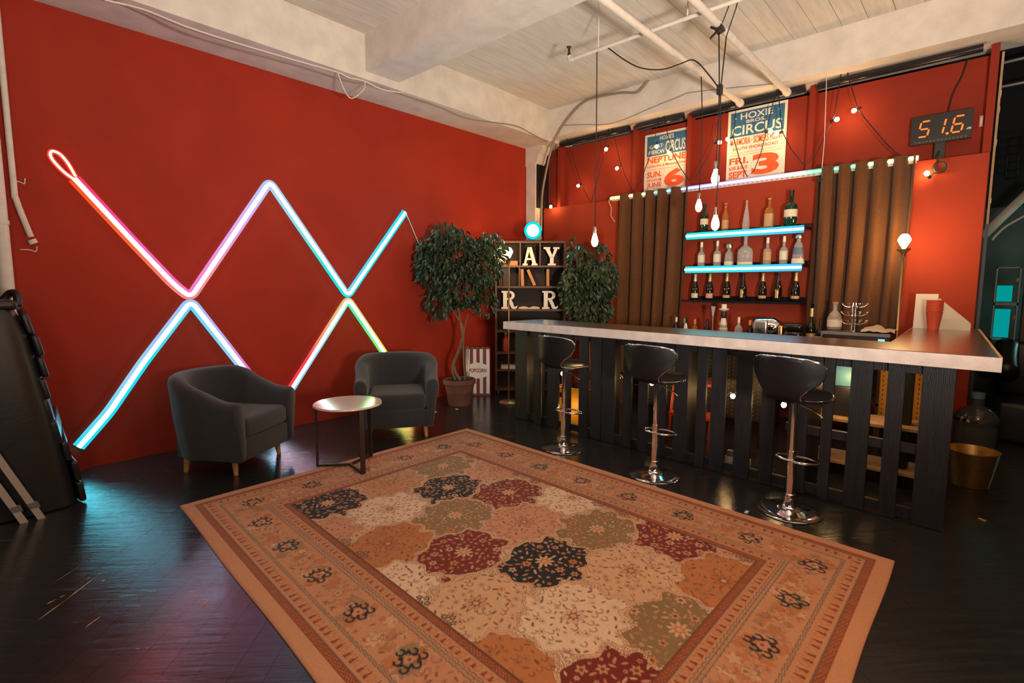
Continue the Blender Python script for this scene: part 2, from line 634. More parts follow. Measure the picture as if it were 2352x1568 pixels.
# boards laid on the diagonal; each one its own piece
bw = 0.14
ax, bx = Vector((-0.7071, 0.7071)), Vector((0.7071, 0.7071))
rf = random.Random(3)
k = 0
row = -6.2
while row < 8.6:
    t = -7.0 + rf.random() * 4.6
    while t < 11.5:
        L = 4.6
        quad = []
        for (aa, bb) in ((t, row), (t + L, row), (t + L, row + bw - 0.001), (t, row + bw - 0.001)):
            p = ax * aa + bx * bb
            quad.append((p.x, p.y))
        area = sum(quad[i - 1][0] * quad[i][1] - quad[i][0] * quad[i - 1][1] for i in range(4))
        if area < 0:
            quad.reverse()
        q = clip_poly(quad, FX0, 1.6, -0.9, 8.6)
        if len(q) >= 3:
            ar = 0.5 * abs(sum(q[i - 1][0] * q[i][1] - q[i][0] * q[i - 1][1] for i in range(len(q))))
            if ar > 0.004:
                # keep what the camera looks at
                cx_, cy_ = sum(p[0] for p in q) / len(q), sum(p[1] for p in q) / len(q)
                d = cx_ * -0.667 + cy_ * 0.737
                s_ = cx_ * 0.741 + cy_ * 0.671
                if d > 0.2 and abs(s_) < d * 1.05 + 2.0:
                    dz = rf.uniform(-0.0004, 0.0)
                    MB().prism(q, 'z', -0.03, dz).build('plank', 'floor', floor)
                    k += 1
        t += L + 0.0016
    row += bw

# bare-wood scratches worn through the black paint
M['scratch'] = mat('bare_wood_scratch', (0.34, 0.18, 0.09), 0.6, noise=0.4, nscale=30)
for (pa, pb, w_) in zip([(-3.144, 0.200, 0.000), (-3.252, 0.311, 0.000), (-3.278, 0.244, 0.000), (-3.303, 0.294, 0.000), (-2.914, 0.334, 0.000), (-2.695, 0.746, 0.000), (-3.407, 0.419, 0.000), (-3.319, 0.466, 0.000), (-3.490, 0.289, 0.000)],
                        [(-3.254, 0.314, 0.000), (-3.415, 0.468, 0.000), (-3.295, 0.282, 0.000), (-3.307, 0.319, 0.000), (-2.967, 0.404, 0.000), (-2.733, 0.787, 0.000), (-3.421, 0.434, 0.000), (-3.337, 0.482, 0.000), (-3.616, 0.428, 0.000)],
                        (0.006, 0.007, 0.007, 0.006, 0.005, 0.009, 0.006, 0.007, 0.002)):
    a_, b_ = Vector(pa), Vector(pb)
    d_ = (b_ - a_).normalized()
    n_ = Vector((-d_.y, d_.x, 0)) * w_
    q = [a_, a_.lerp(b_, 0.3) + n_, a_.lerp(b_, 0.7) + n_ * 0.7, b_, a_.lerp(b_, 0.65) - n_ * 0.5, a_.lerp(b_, 0.25) - n_ * 0.6]
    MB().add([(p.x, p.y, 0.0004) for p in q], [(0, 5, 4, 3, 2, 1)]).build('scratch', 'scratch', floor)
# walls
mb = MB()
mb.box(-5.74, -5.56, -2.2, 6.95, -0.02, 3.72)
wall_left = structure(mb.build('wall_left', 'red'))
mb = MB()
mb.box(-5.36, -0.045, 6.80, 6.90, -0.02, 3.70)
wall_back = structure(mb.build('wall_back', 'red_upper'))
mb = MB()
mb.box(-5.36, -0.05, 6.68, 6.80, 0.0, 2.79)
mb.build('lower_panel', 'red2', wall_back)
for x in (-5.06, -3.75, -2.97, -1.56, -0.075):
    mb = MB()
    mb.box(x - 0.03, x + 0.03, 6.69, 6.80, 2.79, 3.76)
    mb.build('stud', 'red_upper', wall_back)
# dark rails filling the gap above the red panels, one between each pair of studs
for i, (xa, xb, r) in enumerate(((-4.98, -3.80, 0.042), (-3.68, -3.02, 0.045), (-2.90, -1.62, 0.04), (-1.50, -0.16, 0.036))):
    mb = MB()
    mb.tube([(xa, 6.62, 3.715), (xb, 6.62, 3.725)], r, 12)
    structure(mb.build('trim_%d' % (i + 1), 'black_gloss', None, smooth=True, angle=40))
# beams
mb = MB()
mb.box(-5.74, -5.0, -2.2, 6.95, 3.72, 4.30)
structure(mb.build('beam_left', 'white_paint'))
mb = MB()
mb.box(-5.0, 2.6, 6.38, 6.95, 3.77, 4.30)
structure(mb.build('beam_back', 'white_paint'))
mb = MB()
mb.box(-5.0, 2.6, 3.22, 3.64, 3.80, 4.30)
structure(mb.build('beam_middle', 'white_paint'))
# ceiling slab with its boards
mb = MB()
mb.box(-5.0, 2.6, -2.2, 6.4, 4.205, 4.30)
ceiling = structure(mb.build('ceiling', 'seam'))
for i in range(33):
    x0 = -5.0 + i * 0.2205
    for (ya, yb) in ((-1.4, 3.22), (3.64, 6.38)):
        dz = R_.uniform(0, 0.004)
        MB().box(x0, x0 + 0.2155, ya, yb, 4.172 + dz, 4.205).build('ceiling_board', 'board', ceiling)
# corner column with a bracketed head
mb = MB()
mb.box(-5.56, -5.37, 6.48, 6.66, 0, 3.56)
mb.prism([(-5.56, 3.44), (-5.37, 3.44), (-5.33, 3.50), (-5.30, 3.60), (-5.22, 3.66), (-5.22, 3.72), (-5.56, 3.72)], 'y', 6.46, 6.68)
col = structure(mb.build('column', 'white_paint'))
mb = MB()
mb.box(-5.365, -5.355, 6.50, 6.80, 2.79, 3.62)
structure(mb.build('trim_5', 'black'))

# pipes in the far left corner by the dark padded bed
for nm, x, y, r, lab in (('conduit_pipe', -5.47, 0.36, 0.045, 'thick white painted pipe running up the wall at the extreme left edge'),
                         ('conduit_pipe', -5.50, 0.455, 0.02, 'thin white conduit strapped beside the thick pipe on the red wall')):
    t = thing(nm, lab, 'pipe', (x, y, 0))
    top = 3.71
    if r > 0.03:
        MB().tube([(0, 0, 0.0), (0, 0, top)], r, 14).build('pipe', 'pipe', t, True, angle=60)
        for z in (0.9, 2.0, 3.0):
            MB().tube([(0, 0, z), (0, 0, z + 0.03)], r + 0.006, 14).build('clamp', 'pipe', t, True, angle=60)
    else:
        MB().tube(smooth_path([(0, 0, top), (0, 0, 2.35), (0.005, 0.005, 2.2), (0.0, 0.05, 2.0), (0, 0.07, 1.92)], 6), r, 10).build('pipe', 'pipe', t, True, angle=60)
        MB().tube([(0, 0.07, 1.90), (0, 0.085, 1.87)], 0.028, 10).build('fitting', 'pipe', t, True, angle=60)
        for z, l in ((2.33, 0.06), (1.82, 0.09)):
            pts = smooth_path([(0, 0.0, z), (0, l * 0.6, z), (0, l, z - 0.01), (0, l * 1.1, z + 0.03)], 5)
            MB().tube(pts, 0.004, 6).build('wire_hook', 'pipe', t, True)
# cables on the left beam
t = thing('cable', 'grey cable clipped along the lower edge of the cream beam over the red wall', 'cable')
MB().tube(smooth_path([(-4.985, 1.062, 3.673), (-4.985, 1.286, 3.644), (-4.985, 1.542, 3.602), (-4.985, 1.982, 3.608), (-4.985, 2.496, 3.630), (-4.985, 3.002, 3.637), (-4.985, 3.323, 3.674), (-4.985, 3.679, 3.678), (-4.985, 4.215, 3.678), (-4.985, 4.714, 3.653), (-4.985, 5.540, 3.761), (-4.985, 5.935, 3.728), (-4.985, 6.278, 3.687)], 5), 0.008, 6).build('cord', 'cable_g', t, True)
t = thing('cable', 'white cable drooping along the beam above the grey one', 'cable')
MB().tube(smooth_path([(-4.982, 1.002, 3.649), (-4.982, 1.247, 3.673), (-4.982, 1.543, 3.649), (-4.982, 1.983, 3.651), (-4.982, 2.497, 3.669), (-4.982, 2.881, 3.686), (-4.982, 3.002, 3.670), (-4.982, 3.179, 3.686), (-4.982, 3.419, 3.663), (-4.982, 3.707, 3.703)], 5), 0.008, 6).build('cord', 'cable_w', t, True)
MB().tube(smooth_path([(-4.975, 2.877, 3.683), (-4.975, 2.944, 3.538), (-4.975, 3.030, 3.471), (-4.975, 3.172, 3.595), (-4.975, 3.190, 3.679)], 6), 0.006, 6).build('cord_loop', 'cable_w', t, True)
t = thing('cable', 'thin dark cable hanging along the face of the rear cream beam', 'cable')
MB().tube(smooth_path([(-4.731, 6.365, 3.894), (-4.393, 6.365, 3.838), (-3.997, 6.365, 3.759), (-3.694, 6.365, 3.777), (-3.318, 6.365, 3.839), (-2.969, 6.365, 3.886), (-2.858, 6.365, 3.901), (-2.537, 6.365, 3.864), (-2.236, 6.365, 3.820), (-1.819, 6.365, 3.755)], 5), 0.005, 6).build('cord', 'cable_g', t, True)
# flexible conduit curving from the corner column up over the beam
t = thing('flexible_conduit', 'tan flexible conduit curving from the corner column across the rear beam', 'conduit')
MB().tube(smooth_path([(-5.145, 6.335, 2.467), (-5.115, 6.335, 2.923), (-5.050, 6.335, 3.238), (-4.938, 6.335, 3.602), (-4.795, 6.335, 3.826), (-4.587, 6.335, 4.015), (-4.341, 6.335, 4.140), (-4.021, 6.335, 4.141), (-3.752, 6.335, 4.111), (-3.545, 6.335, 4.067), (-3.434, 6.335, 4.127), (-3.363, 6.335, 4.205)], 6), 0.016, 10).build('hose', 'cable_g', t, True)
MB().lathe([(0.0, 0), (0.03, 0.0), (0.03, 0.03), (0.0, 0.03)], 12, [(-3.339, 6.335, 4.220)][0]).build('ceiling_fitting', 'darkmetal', t, True, angle=40)
# sprinkler pipes
t = thing('sprinkler_pipe', 'cream sprinkler main crossing the ceiling, the one nearer the corner column', 'pipe')
MB().tube([(-2.29, 3.2, 3.70), (-2.29, 6.58, 3.70)], 0.031, 14).build('pipe', 'pipe', t, True, angle=60)
MB().tube([(-2.29, 6.50, 3.70), (-2.29, 6.56, 3.70)], 0.042, 14).build('coupling', 'pipe', t, True, angle=60)
t = thing('sprinkler_pipe', 'second cream sprinkler main on the ceiling holding the black cable clamp', 'pipe')
MB().tube([(-1.785, 3.2, 3.70), (-1.785, 6.58, 3.70)], 0.031, 14).build('pipe', 'pipe', t, True, angle=60)
MB().tube([(-1.785, 6.50, 3.70), (-1.785, 6.56, 3.70)], 0.042, 14).build('coupling', 'pipe', t, True, angle=60)
t = thing('sprinkler_branch', 'thin cream branch pipe with an upright rusty sprinkler head at its end', 'pipe')
MB().tube([(-3.17, 4.37, 3.765), (0.6, 4.37, 3.765)], 0.017, 12).build('pipe', 'pipe', t, True, angle=60)
MB().tube(smooth_path([(-3.15, 4.37, 3.765), (-3.185, 4.37, 3.768), (-3.20, 4.37, 3.80)], 4), 0.024, 12).build('elbow', 'pipe', t, True, angle=60)
mb = MB()
mb.lathe([(0.016, 0), (0.016, 0.03), (0.011, 0.035), (0.011, 0.075), (0.024, 0.085), (0.026, 0.092), (0.0, 0.094)], 12, (-3.20, 4.37, 3.80))
mb.build('sprinkler_head', 'darkmetal', t, True, angle=40)
for x in (-2.86, -1.99):
    MB().tube([(x, 4.37, 3.78), (x, 4.37, 4.175)], 0.006, 6).build('hanger_rod', 'pipe', t, True)

# ------------------------------------------------------------------ far room seen past the end of the partition
mb = MB()
mb.box(-5.74, 3.4, 11.0, 11.2, 0, 2.75)
structure(mb.build('wall_far', 'teal_wall'))
mb = MB()
mb.box(-5.74, 3.4, 11.0, 11.2, 2.75, 6.2)
structure(mb.build('wall_far_upper', 'dark_wall'))
mb = MB()
mb.box(3.2, 3.4, 2.6, 11.0, 0, 6.2)
structure(mb.build('wall_right', 'dark_wall'))


# ------------------------------------------------------------------ rug
def make_rug():
    W, D = 3.815, 2.737
    st = 0.005
    nu, nv = int(W / st) + 1, int(D / st) + 1
    us = np.linspace(0, W, nu)
    vs = np.linspace(0, D, nv)
    U, V = np.meshgrid(us, vs, indexing='ij')
    rng = np.random.default_rng(5)

    def noise(scale, seed, octv=3):
        r = np.random.default_rng(seed)
        out = np.zeros_like(U)
        amp = 1.0
        for o in range(octv):
            n1, n2 = int(W / scale) + 3, int(D / scale) + 3
            g = r.random((n1, n2))
            x, y = U / scale, V / scale
            i, j = x.astype(int), y.astype(int)
            fx, fy = x - i, y - j
            fx, fy = fx * fx * (3 - 2 * fx), fy * fy * (3 - 2 * fy)
            out += amp * ((g[i, j] * (1 - fx) + g[i + 1, j] * fx) * (1 - fy) + (g[i, j + 1] * (1 - fx) + g[i + 1, j + 1] * fx) * fy)
            amp *= 0.5
            scale /= 2
        return out / (2 - 2 * 0.5 ** octv)

    BEIGE = np.array([0.51, 0.240, 0.122])
    TAN = np.array([0.45, 0.165, 0.055])
    IVORY = np.array([0.60, 0.365, 0.215])
    WHITE = np.array([0.68, 0.485, 0.33])
    OLIVE = np.array([0.235, 0.150, 0.070])
    RED = np.array([0.165, 0.022, 0.014])
    BLACK = np.array([0.014, 0.015, 0.019])
    RUST = np.array([0.24, 0.062, 0.026])
    PINK = np.array([0.53, 0.25, 0.145])
    DKBR = np.array([0.13, 0.055, 0.03])
    GREY = np.array([0.15, 0.125, 0.10])
    C = np.zeros((nu, nv, 3)) + BEIGE

    def paint(mask, col, a=1.0, win=None):
        t = C[win] if win else C
        m = (np.clip(mask, 0, 1) * a)[..., None]
        t[...] = t * (1 - m) + np.asarray(col) * m

    def window(u, v, r):
        i0, i1 = max(0, int((u - r) / st)), min(nu, int((u + r) / st) + 2)
        j0, j1 = max(0, int((v - r) / st)), min(nv, int((v + r) / st) + 2)
        if i1 <= i0 or j1 <= j0:
            return None
        return (slice(i0, i1), slice(j0, j1))

    def soft(d):
        return np.clip(0.5 - d / st, 0, 1)

    def disc(u, v, r, col, a=1.0, sq=1.0, ang=0.0, lobes=0, depth=0.25, lim=None):
        w = window(u, v, r * 1.4)
        if w is None:
            return
        x, y = U[w] - u, V[w] - v
        ca, sa = math.cos(ang), math.sin(ang)
        x, y = x * ca + y * sa, (-x * sa + y * ca) / sq
        q = np.hypot(x, y)
        rr = r
        if lobes:
            rr = r * (1 - depth + depth * np.cos(lobes * np.arctan2(y, x)))
        m = soft(q - rr)
        if lim is not None:
            m = m * lim[w]
        paint(m, col, a, w)

    def ring(u, v, r, t, col, a=1.0, a0=-4, a1=4, lim=None, sq=1.0):
        w = window(u, v, r + t + 0.01)
        if w is None:
            return
        x, y = U[w] - u, (V[w] - v) / sq
        q = np.hypot(x, y)
        m = soft(np.abs(q - r) - t / 2)
        an = np.arctan2(y, x)
        m = m * ((an >= a0) & (an <= a1))
        if lim is not None:
            m = m * lim[w]
        paint(m, col, a, w)

    def flower(u, v, r, petal, core, line=None, n=6, lim=None, ang=0.0, a=1.0):
        if line is not None:
            disc(u, v, r * 1.22, line, a * 0.8, 1, ang, n, 0.22, lim)
        disc(u, v, r, petal, a, 1, ang, n, 0.22, lim)
        disc(u, v, r * 0.36, core, a, 1, 0, 0, 0, lim)

    def leaf(u, v, l, ang, col, a=1.0, lim=None, sq=0.42):
        disc(u, v, l, col, a, sq, ang, 0, 0, lim)

    # ---- field of staggered panels
    d_edge = np.minimum(np.minimum(U, W - U), np.minimum(V, D - V))
    field = (d_edge > 0.575).astype(float)
    cells = []
    table = {
        (0, 0): OLIVE, (0, 1): BEIGE, (0, 2): BLACK,
        (1, 0): PINK, (1, 1): BLACK, (1, 2): WHITE, (1, 3): PINK,
        (2, 0): RED, (2, 1): OLIVE, (2, 2): TAN,
        (3, 0): WHITE, (3, 1): PINK, (3, 2): RED, (3, 3): WHITE,
        (4, 0): OLIVE, (4, 1): BLACK, (4, 2): IVORY,
        (5, 0): RED, (5, 1): IVORY, (5, 2): WHITE, (5, 3): TAN,
        (6, 0): TAN, (6, 1): OLIVE, (6, 2): RED,
    }
    for c in range(-1, 9):
        for r in range(-1, 5):
            cu = 0.735 + 0.408 * c
            cv = (0.905 + 0.53 * r) if c % 2 == 0 else (0.64 + 0.53 * r)
            cells.append((cu, cv, table.get((c, r), BEIGE), (c, r)))
    best = np.full(U.shape, 9.0)
    second = np.full(U.shape, 9.0)
    idx = np.zeros(U.shape, int)
    wob = 0.017 * np.sin(U * 40 + 2 * np.sin(V * 23)) + 0.014 * np.sin(V * 47)
    wob2 = 0.017 * np.sin(U * 46 + 1.7) - 0.014 * np.sin(V * 39 + 0.6 + 2 * np.sin(U * 21))
    for n, (cu, cv, col, key) in enumerate(cells):
        du, dv = np.abs(U + wob - cu) / 0.245, np.abs(V + wob2 - cv) / 0.262
        d = (du ** 2.6 + dv ** 2.6) ** (1 / 2.6)
        m = d < best
        second = np.where(m, best, np.minimum(second, d))
        idx = np.where(m, n, idx)
        best = np.where(m, d, best)
    edge = second - best
    base = np.array([c[2] for c in cells])[idx]
    C[...] = np.where(field[..., None] > 0, base, C)
    # panel outlines: pale feathered rim with dark ticks, rust line inside
    gate = (np.sin(U * 15 + V * 8) + np.sin(V * 19 - U * 6)) > -0.55
    t1 = np.sin((U * 0.86 + V * 0.5) * 520)
    t2 = np.sin((V * 0.86 - U * 0.5) * 520)
    tick = np.clip(np.maximum(t1, t2) * 1.6 - 0.55, 0, 1)
    zone = lambda lo_, hi_: np.clip(np.minimum(edge - lo_, hi_ - edge) / 0.012 + 0.5, 0, 1) * field
    paint(zone(-0.05, 0.115), IVORY * 1.0, 0.9)
    paint(zone(0.03, 0.105) * gate, WHITE, 0.9)
    paint(zone(0.035, 0.095) * gate * tick, DKBR, 0.85)
    paint(zone(0.112, 0.132), RUST, 0.75)
    paint(zone(-0.05, 0.018), RUST * 1.3, 0.55)
    # flowers inside the panels
    for n, (cu, cv, col, key) in enumerate(cells):
        if not (0.3 < cu < W - 0.3 and 0.3 < cv < D - 0.3):
            continue
        lim = ((idx == n) & (edge > 0.135)).astype(float) * field
        dark = col.sum() < 0.5
        olive = col is OLIVE
        pr = random.Random(n * 13 + 1)
        def scatter(nmax, gap, keep, r0):
            out_ = []
            tries = 0
            while len(out_) < nmax and tries < 1200:
                tries += 1
                u, v = cu + pr.uniform(-0.25, 0.25), cv + pr.uniform(-0.29, 0.29)
                if (u - cu) ** 2 + (v - cv) ** 2 < r0 ** 2:
                    continue
                if all((u - a) ** 2 + (v - b) ** 2 > gap ** 2 for a, b in out_) and all((u - a) ** 2 + (v - b) ** 2 > (gap * 0.5 + g_) ** 2 for a, b, g_ in keep):
                    out_.append((u, v))
            return out_
        big = [] if not (dark or olive) else scatter(18, 0.082, [], 0.085)
        for (u, v) in big:
            s = pr.uniform(0.85, 1.15)
            pc = pr.choice([BEIGE, IVORY, PINK, TAN * 1.25]) if dark else pr.choice([BEIGE * 0.85, TAN * 1.15, PINK])
            flower(u, v, 0.027 * s, pc, RUST, None, pr.choice([5, 6, 7]), lim, pr.random() * 6, 0.95)
            disc(u, v, 0.007, DKBR, 0.9, 1, 0, 0, 0, lim)
        pts = scatter(130, 0.033 if dark or olive else 0.030, [(a, b, 0.026) for a, b in big], 0.066)
        for (u, v) in pts:
            s = pr.uniform(0.75, 1.25)
            if dark:
                pc = pr.choice([BEIGE, TAN * 1.1, IVORY, PINK])
                if pr.random() < 0.4:
                    flower(u, v, 0.0125 * s, pc, RUST if pr.random() < 0.6 else OLIVE, None, pr.choice([5, 6]), lim, pr.random() * 6)
                else:
                    leaf(u, v, 0.0165 * s, pr.random() * 6, pc, 0.9, lim, 0.36)
            elif olive:
                pc = pr.choice([BEIGE, TAN * 1.25, PINK])
                if pr.random() < 0.4:
                    flower(u, v, 0.013 * s, pc, DKBR, None, 6, lim, pr.random() * 6)
                else:
                    leaf(u, v, 0.016 * s, pr.random() * 6, pc, 0.75, lim, 0.4)
            else:
                lc = pr.choice([RUST, RUST * 1.1, GREY * 0.7, OLIVE * 0.8, DKBR])
                k_ = pr.random()
                if k_ < 0.3:
                    flower(u, v, 0.0155 * s, col * 0.9 + RUST * 0.12, lc, lc, 6, lim, pr.random() * 6, 0.95)
                elif k_ < 0.75:
                    leaf(u, v, 0.0145 * s, pr.random() * 6, lc, 0.9, lim)
                else:
                    ring(u, v, 0.014 * s, 0.006, lc, 0.85, -2, 2.4, lim=lim)
        cc = IVORY if dark or olive else RUST
        flower(cu, cv, 0.058, cc if dark else (BEIGE if olive else col * 0.85), TAN, RUST if not dark else None, 9, lim)
        disc(cu, cv, 0.034, TAN if dark else RUST, 0.85, 1, 0, 7, 0.2, lim)
        disc(cu, cv, 0.014, IVORY, 0.9, 1, 0, 0, 0, lim)
    # small dark corner knots between the panels along the frame
    for c in range(7):
        for v0 in (0.60, D - 0.60):
            u0 = 0.735 + 0.408 * c + (0.2 if c % 2 else 0)
            w_ = window(u0, v0, 0.07)
            for a_ in range(4):
                disc(u0 + 0.032 * math.cos(a_ * 1.57), v0 + 0.022 * math.sin(a_ * 1.57), 0.020, BLACK, 0.9, 1, 0, 5, 0.2, field)
                disc(u0 + 0.032 * math.cos(a_ * 1.57), v0 + 0.022 * math.sin(a_ * 1.57), 0.009, BEIGE, 0.9, 1, 0, 0, 0, field)

    # ---- borders, counted from the edge inwards
    def band(a, b, col, al=1.0):
        paint(((d_edge >= a) & (d_edge < b)).astype(float), col, al)

    along = np.where((np.minimum(U, W - U) < np.minimum(V, D - V)), V, U)
    across = d_edge
    out = d_edge <= 0.575
    paint(out.astype(float), BEIGE * 0.98)
    band(0.0, 0.078, BEIGE * 1.02)
    band(0.078, 0.116, RUST)
    paint(((across > 0.083) & (across < 0.111) & (np.sin(along * 230) * np.sin(across * 420 + along * 90) > 0.25)).astype(float), TAN, 0.7)
    band(0.116, 0.121, GREY)
    band(0.121, 0.200, BEIGE * 0.95)
    for c0 in (0.203, 0.216, 0.432, 0.452, 0.465):
        zig = 0.0025 * np.sin(along * 160)
        paint(((across + zig > c0) & (across + zig < c0 + 0.0055)).astype(float), GREY, 0.95)
    paint(((across > 0.208) & (across < 0.216) & (np.sin(along * 420) > 0)).astype(float), GREY, 0.5)
    paint(((across > 0.437) & (across < 0.452) & (np.sin(along * 420) > 0.2)).astype(float), GREY, 0.45)
    band(0.4705, 0.528, BEIGE * 0.95)
    band(0.528, 0.532, GREY)
    band(0.532, 0.570, RUST)
    paint(((across > 0.537) & (across < 0.565) & (np.sin(along * 230) * np.sin(across * 420 + along * 90) > 0.25)).astype(float), TAN, 0.7)
    band(0.570, 0.5755, DKBR)
    # tulip buds in the two guard stripes
    for (cen, hw, per) in ((0.160, 0.028, 0.116), (0.500, 0.021, 0.104)):
        ph = (along / per) % 1.0
        for p0, flip in ((0.22, 1), (0.62, 1)):
            t_ = (ph - p0) * per
            s_ = (across - cen) / hw
            wdt = 0.012 * np.clip(0.55 - 0.5 * s_, 0.12, 1)
            paint(((np.abs(s_) < 0.72) & (np.abs(t_) < wdt)).astype(float), RED * 1.1 + DKBR * 0.2, 0.9)
        for p0 in (0.42, 0.86):
            t_ = (ph - p0) * per
            s_ = (across - cen)
            q = np.hypot(t_, s_ * 0.7)
            paint((np.abs(q - 0.012) < 0.004).astype(float), TAN, 0.8)
    # main border ornament
    mid = ((across > 0.224) & (across < 0.428)).astype(float)

    def border_pt(s):
        """centre line of the main border at path length s"""
        o = 0.326
        a, b = W - 2 * o, D - 2 * o
        s = s % (2 * (a + b))
        if s < a:
            return o + s, o, 0
        s -= a
        if s < b:
            return W - o, o + s, 1
        s -= b
        if s < a:
            return W - o - s, D - o, 0
        s -= a
        return o, D - o - s, 1

    per_ = 2 * ((W - 0.652) + (D - 0.652))
    nrep = 24
    br = random.Random(11)
    for i in range(nrep):
        s0 = i * per_ / nrep + 0.05
        for j in range(3):
            u, v, vert = border_pt(s0 + 0.05 + j * 0.14)
            col = [TAN * 0.95, OLIVE * 1.25, PINK * 0.95, TAN, IVORY][(i * 3 + j) % 5]
            for q in range(7):
                ou, ov = br.uniform(-0.08, 0.08), br.uniform(-0.08, 0.08)
                rr0 = br.uniform(0.022, 0.040)
                disc(u + ou, v + ov, rr0 * 1.15, RUST * 1.2, 0.35, 1, 0, 5, 0.2, mid)
                disc(u + ou, v + ov, rr0, col if q < 5 else br.choice([IVORY, TAN, PINK]), 0.75, 1, br.random() * 6, 5, 0.2, mid)
            flower(u, v, 0.026, IVORY, RUST, RUST, 7, mid, br.random() * 6, 0.8)
        for q in range(30):
            u, v, vert = border_pt(s0 + br.random() * 0.42)
            ou, ov = br.uniform(-0.085, 0.085), br.uniform(-0.085, 0.085)
            k_ = br.random()
            cc = br.choice([RUST, DKBR * 1.4, GREY, OLIVE, RUST * 1.3])
            if k_ < 0.4:
                flower(u + ou, v + ov, 0.014, BEIGE * 0.9, cc, cc, 6, mid, br.random() * 6, 0.9)
            elif k_ < 0.75:
                leaf(u + ou, v + ov, 0.016, br.random() * 6, cc, 0.8, mid)
            else:
                ring(u + ou, v + ov, 0.022, 0.006, cc, 0.6, -1.5, 2.5, mid)
    for i in range(0, nrep):
        u, v, vert = border_pt(i * per_ / nrep + 0.17)
        k_ = 1 if i % 2 else -1
        a0 = br.uniform(0, 6.28)
        if i % 3 == 2:
            for q in range(5):
                disc(u + br.uniform(-0.05, 0.05), v + br.uniform(-0.05, 0.05), 0.045, OLIVE * 1.1, 0.75, 1, br.random() * 6, 5, 0.2, mid)
        for q in range(6):
            an = a0 + q * 1.05
            rr = 0.048 + 0.012 * (q % 2)
            pu, pv = u + rr * math.cos(an), v + rr * math.sin(an)
            ring(pu, pv, 0.017, 0.0115, BLACK, 0.97, -2.6, 2.7, mid)
            leaf(u + rr * 0.75 * math.cos(an + 0.5), v + rr * 0.75 * math.sin(an + 0.5), 0.017, an + 1.2, BLACK, 0.95, mid, 0.4)
        flower(u, v, 0.026, PINK, RUST, None, 6, mid)
    # woven speckle
    sp = (rng.random(U.shape) - 0.5) * 0.16 + (noise(0.5, 3) - 0.5) * 0.10
    C *= (1 + sp)[..., None]
    C[...] = np.clip(C, 0.003, 0.95)

    # ---- geometry: slightly skewed rectangle with a soft edge, upper face coloured per vertex
    O = np.array([-4.070, 3.767])
    eu = np.array([0.99777, -0.0668])
    ev = np.array([-0.0073, -0.99997])
    X = O[0] + U * eu[0] + V * ev[0]
    Y = O[1] + U * eu[1] + V * ev[1]
    Z = 0.011 - 0.006 * np.clip(1 - d_edge / 0.012, 0, 1) + 0.0022 * (noise(0.6, 9) - 0.5) + (rng.random(U.shape) - 0.5) * 0.0009
    # hem edges wander by a few millimetres
    X = X + 0.004 * np.sin(V * 5.1) * (np.minimum(U, W - U) < 0.02)
    Y = Y + 0.004 * np.sin(U * 4.3) * (np.minimum(V, D - V) < 0.02)
    top = np.stack([X, Y, Z], -1).reshape(-1, 3)
    N = nu * nv
    ii, jj = np.meshgrid(np.arange(nu - 1), np.arange(nv - 1), indexing='ij')
    a = (ii * nv + jj).ravel()
    quads = np.stack([a, a + 1, a + nv + 1, a + nv], -1)
    # underside skirt
    loop = [i * nv for i in range(nu)] + [(nu - 1) * nv + j for j in range(1, nv)] + [i * nv + nv - 1 for i in range(nu - 2, -1, -1)] + [j for j in range(nv - 2, 0, -1)]
    low = top[loop].copy()
    low[:, 2] = 0.0005
    L = len(loop)
    sk = np.array([[loop[k], loop[(k + 1) % L], N + (k + 1) % L, N + k] for k in range(L)])
    verts = np.vstack([top, low])
    faces = np.vstack([quads, sk])
    me = bpy.data.meshes.new('rug')
    me.vertices.add(len(verts))
    me.vertices.foreach_set('co', verts.astype(np.float32).ravel())
    me.loops.add(faces.size)
    me.loops.foreach_set('vertex_index', faces.astype(np.int32).ravel())
    me.polygons.add(len(faces))
    me.polygons.foreach_set('loop_start', np.arange(0, faces.size, 4, dtype=np.int32))
    me.polygons.foreach_set('loop_total', np.full(len(faces), 4, dtype=np.int32))
    me.update(calc_edges=True)
    # face the pile upwards
    me.polygons.foreach_set('use_smooth', np.ones(len(faces), dtype=bool))
    at = me.color_attributes.new('Col', 'FLOAT_COLOR', 'POINT')
    cols = np.ones((len(verts), 4), np.float32)
    cols[:N, :3] = C.reshape(-1, 3)
    cols[N:, :3] = C.reshape(-1, 3)[loop]
    at.data.foreach_set('color', cols.ravel())
    m = bpy.data.materials.new('woven_panel_rug')
    m.use_nodes = True
    nt = m.node_tree
    b = nt.nodes['Principled BSDF']
    b.inputs['Roughness'].default_value = 0.95
    b.inputs['Specular IOR Level'].default_value = 0.1
    b.inputs['Sheen Weight'].default_value = 0.15
    at_n = nd(nt, 'ShaderNodeAttribute', attribute_name='Col')
    nt.links.new(at_n.outputs['Color'], b.inputs['Base Color'])
    tc = nd(nt, 'ShaderNodeTexCoord')
    n2 = nd(nt, 'ShaderNodeTexNoise')
    n2.inputs['Scale'].default_value = 420
    nt.links.new(tc.outputs['Object'], n2.inputs['Vector'])
    bp = nd(nt, 'ShaderNodeBump')
    bp.inputs['Strength'].default_value = 0.35
    bp.inputs['Distance'].default_value = 0.004
    nt.links.new(n2.outputs['Fac'], bp.inputs['Height'])
    nt.links.new(bp.outputs[0], b.inputs['Normal'])
    me.materials.append(m)
    if me.polygons[0].normal.z < 0:
        me.flip_normals()
    o = bpy.data.objects.new('rug', me)
    COL.objects.link(o)
    tag(o, 'large tan panelled oriental rug with red and black floral squares on the black floor', 'rug')
    return o


make_rug()


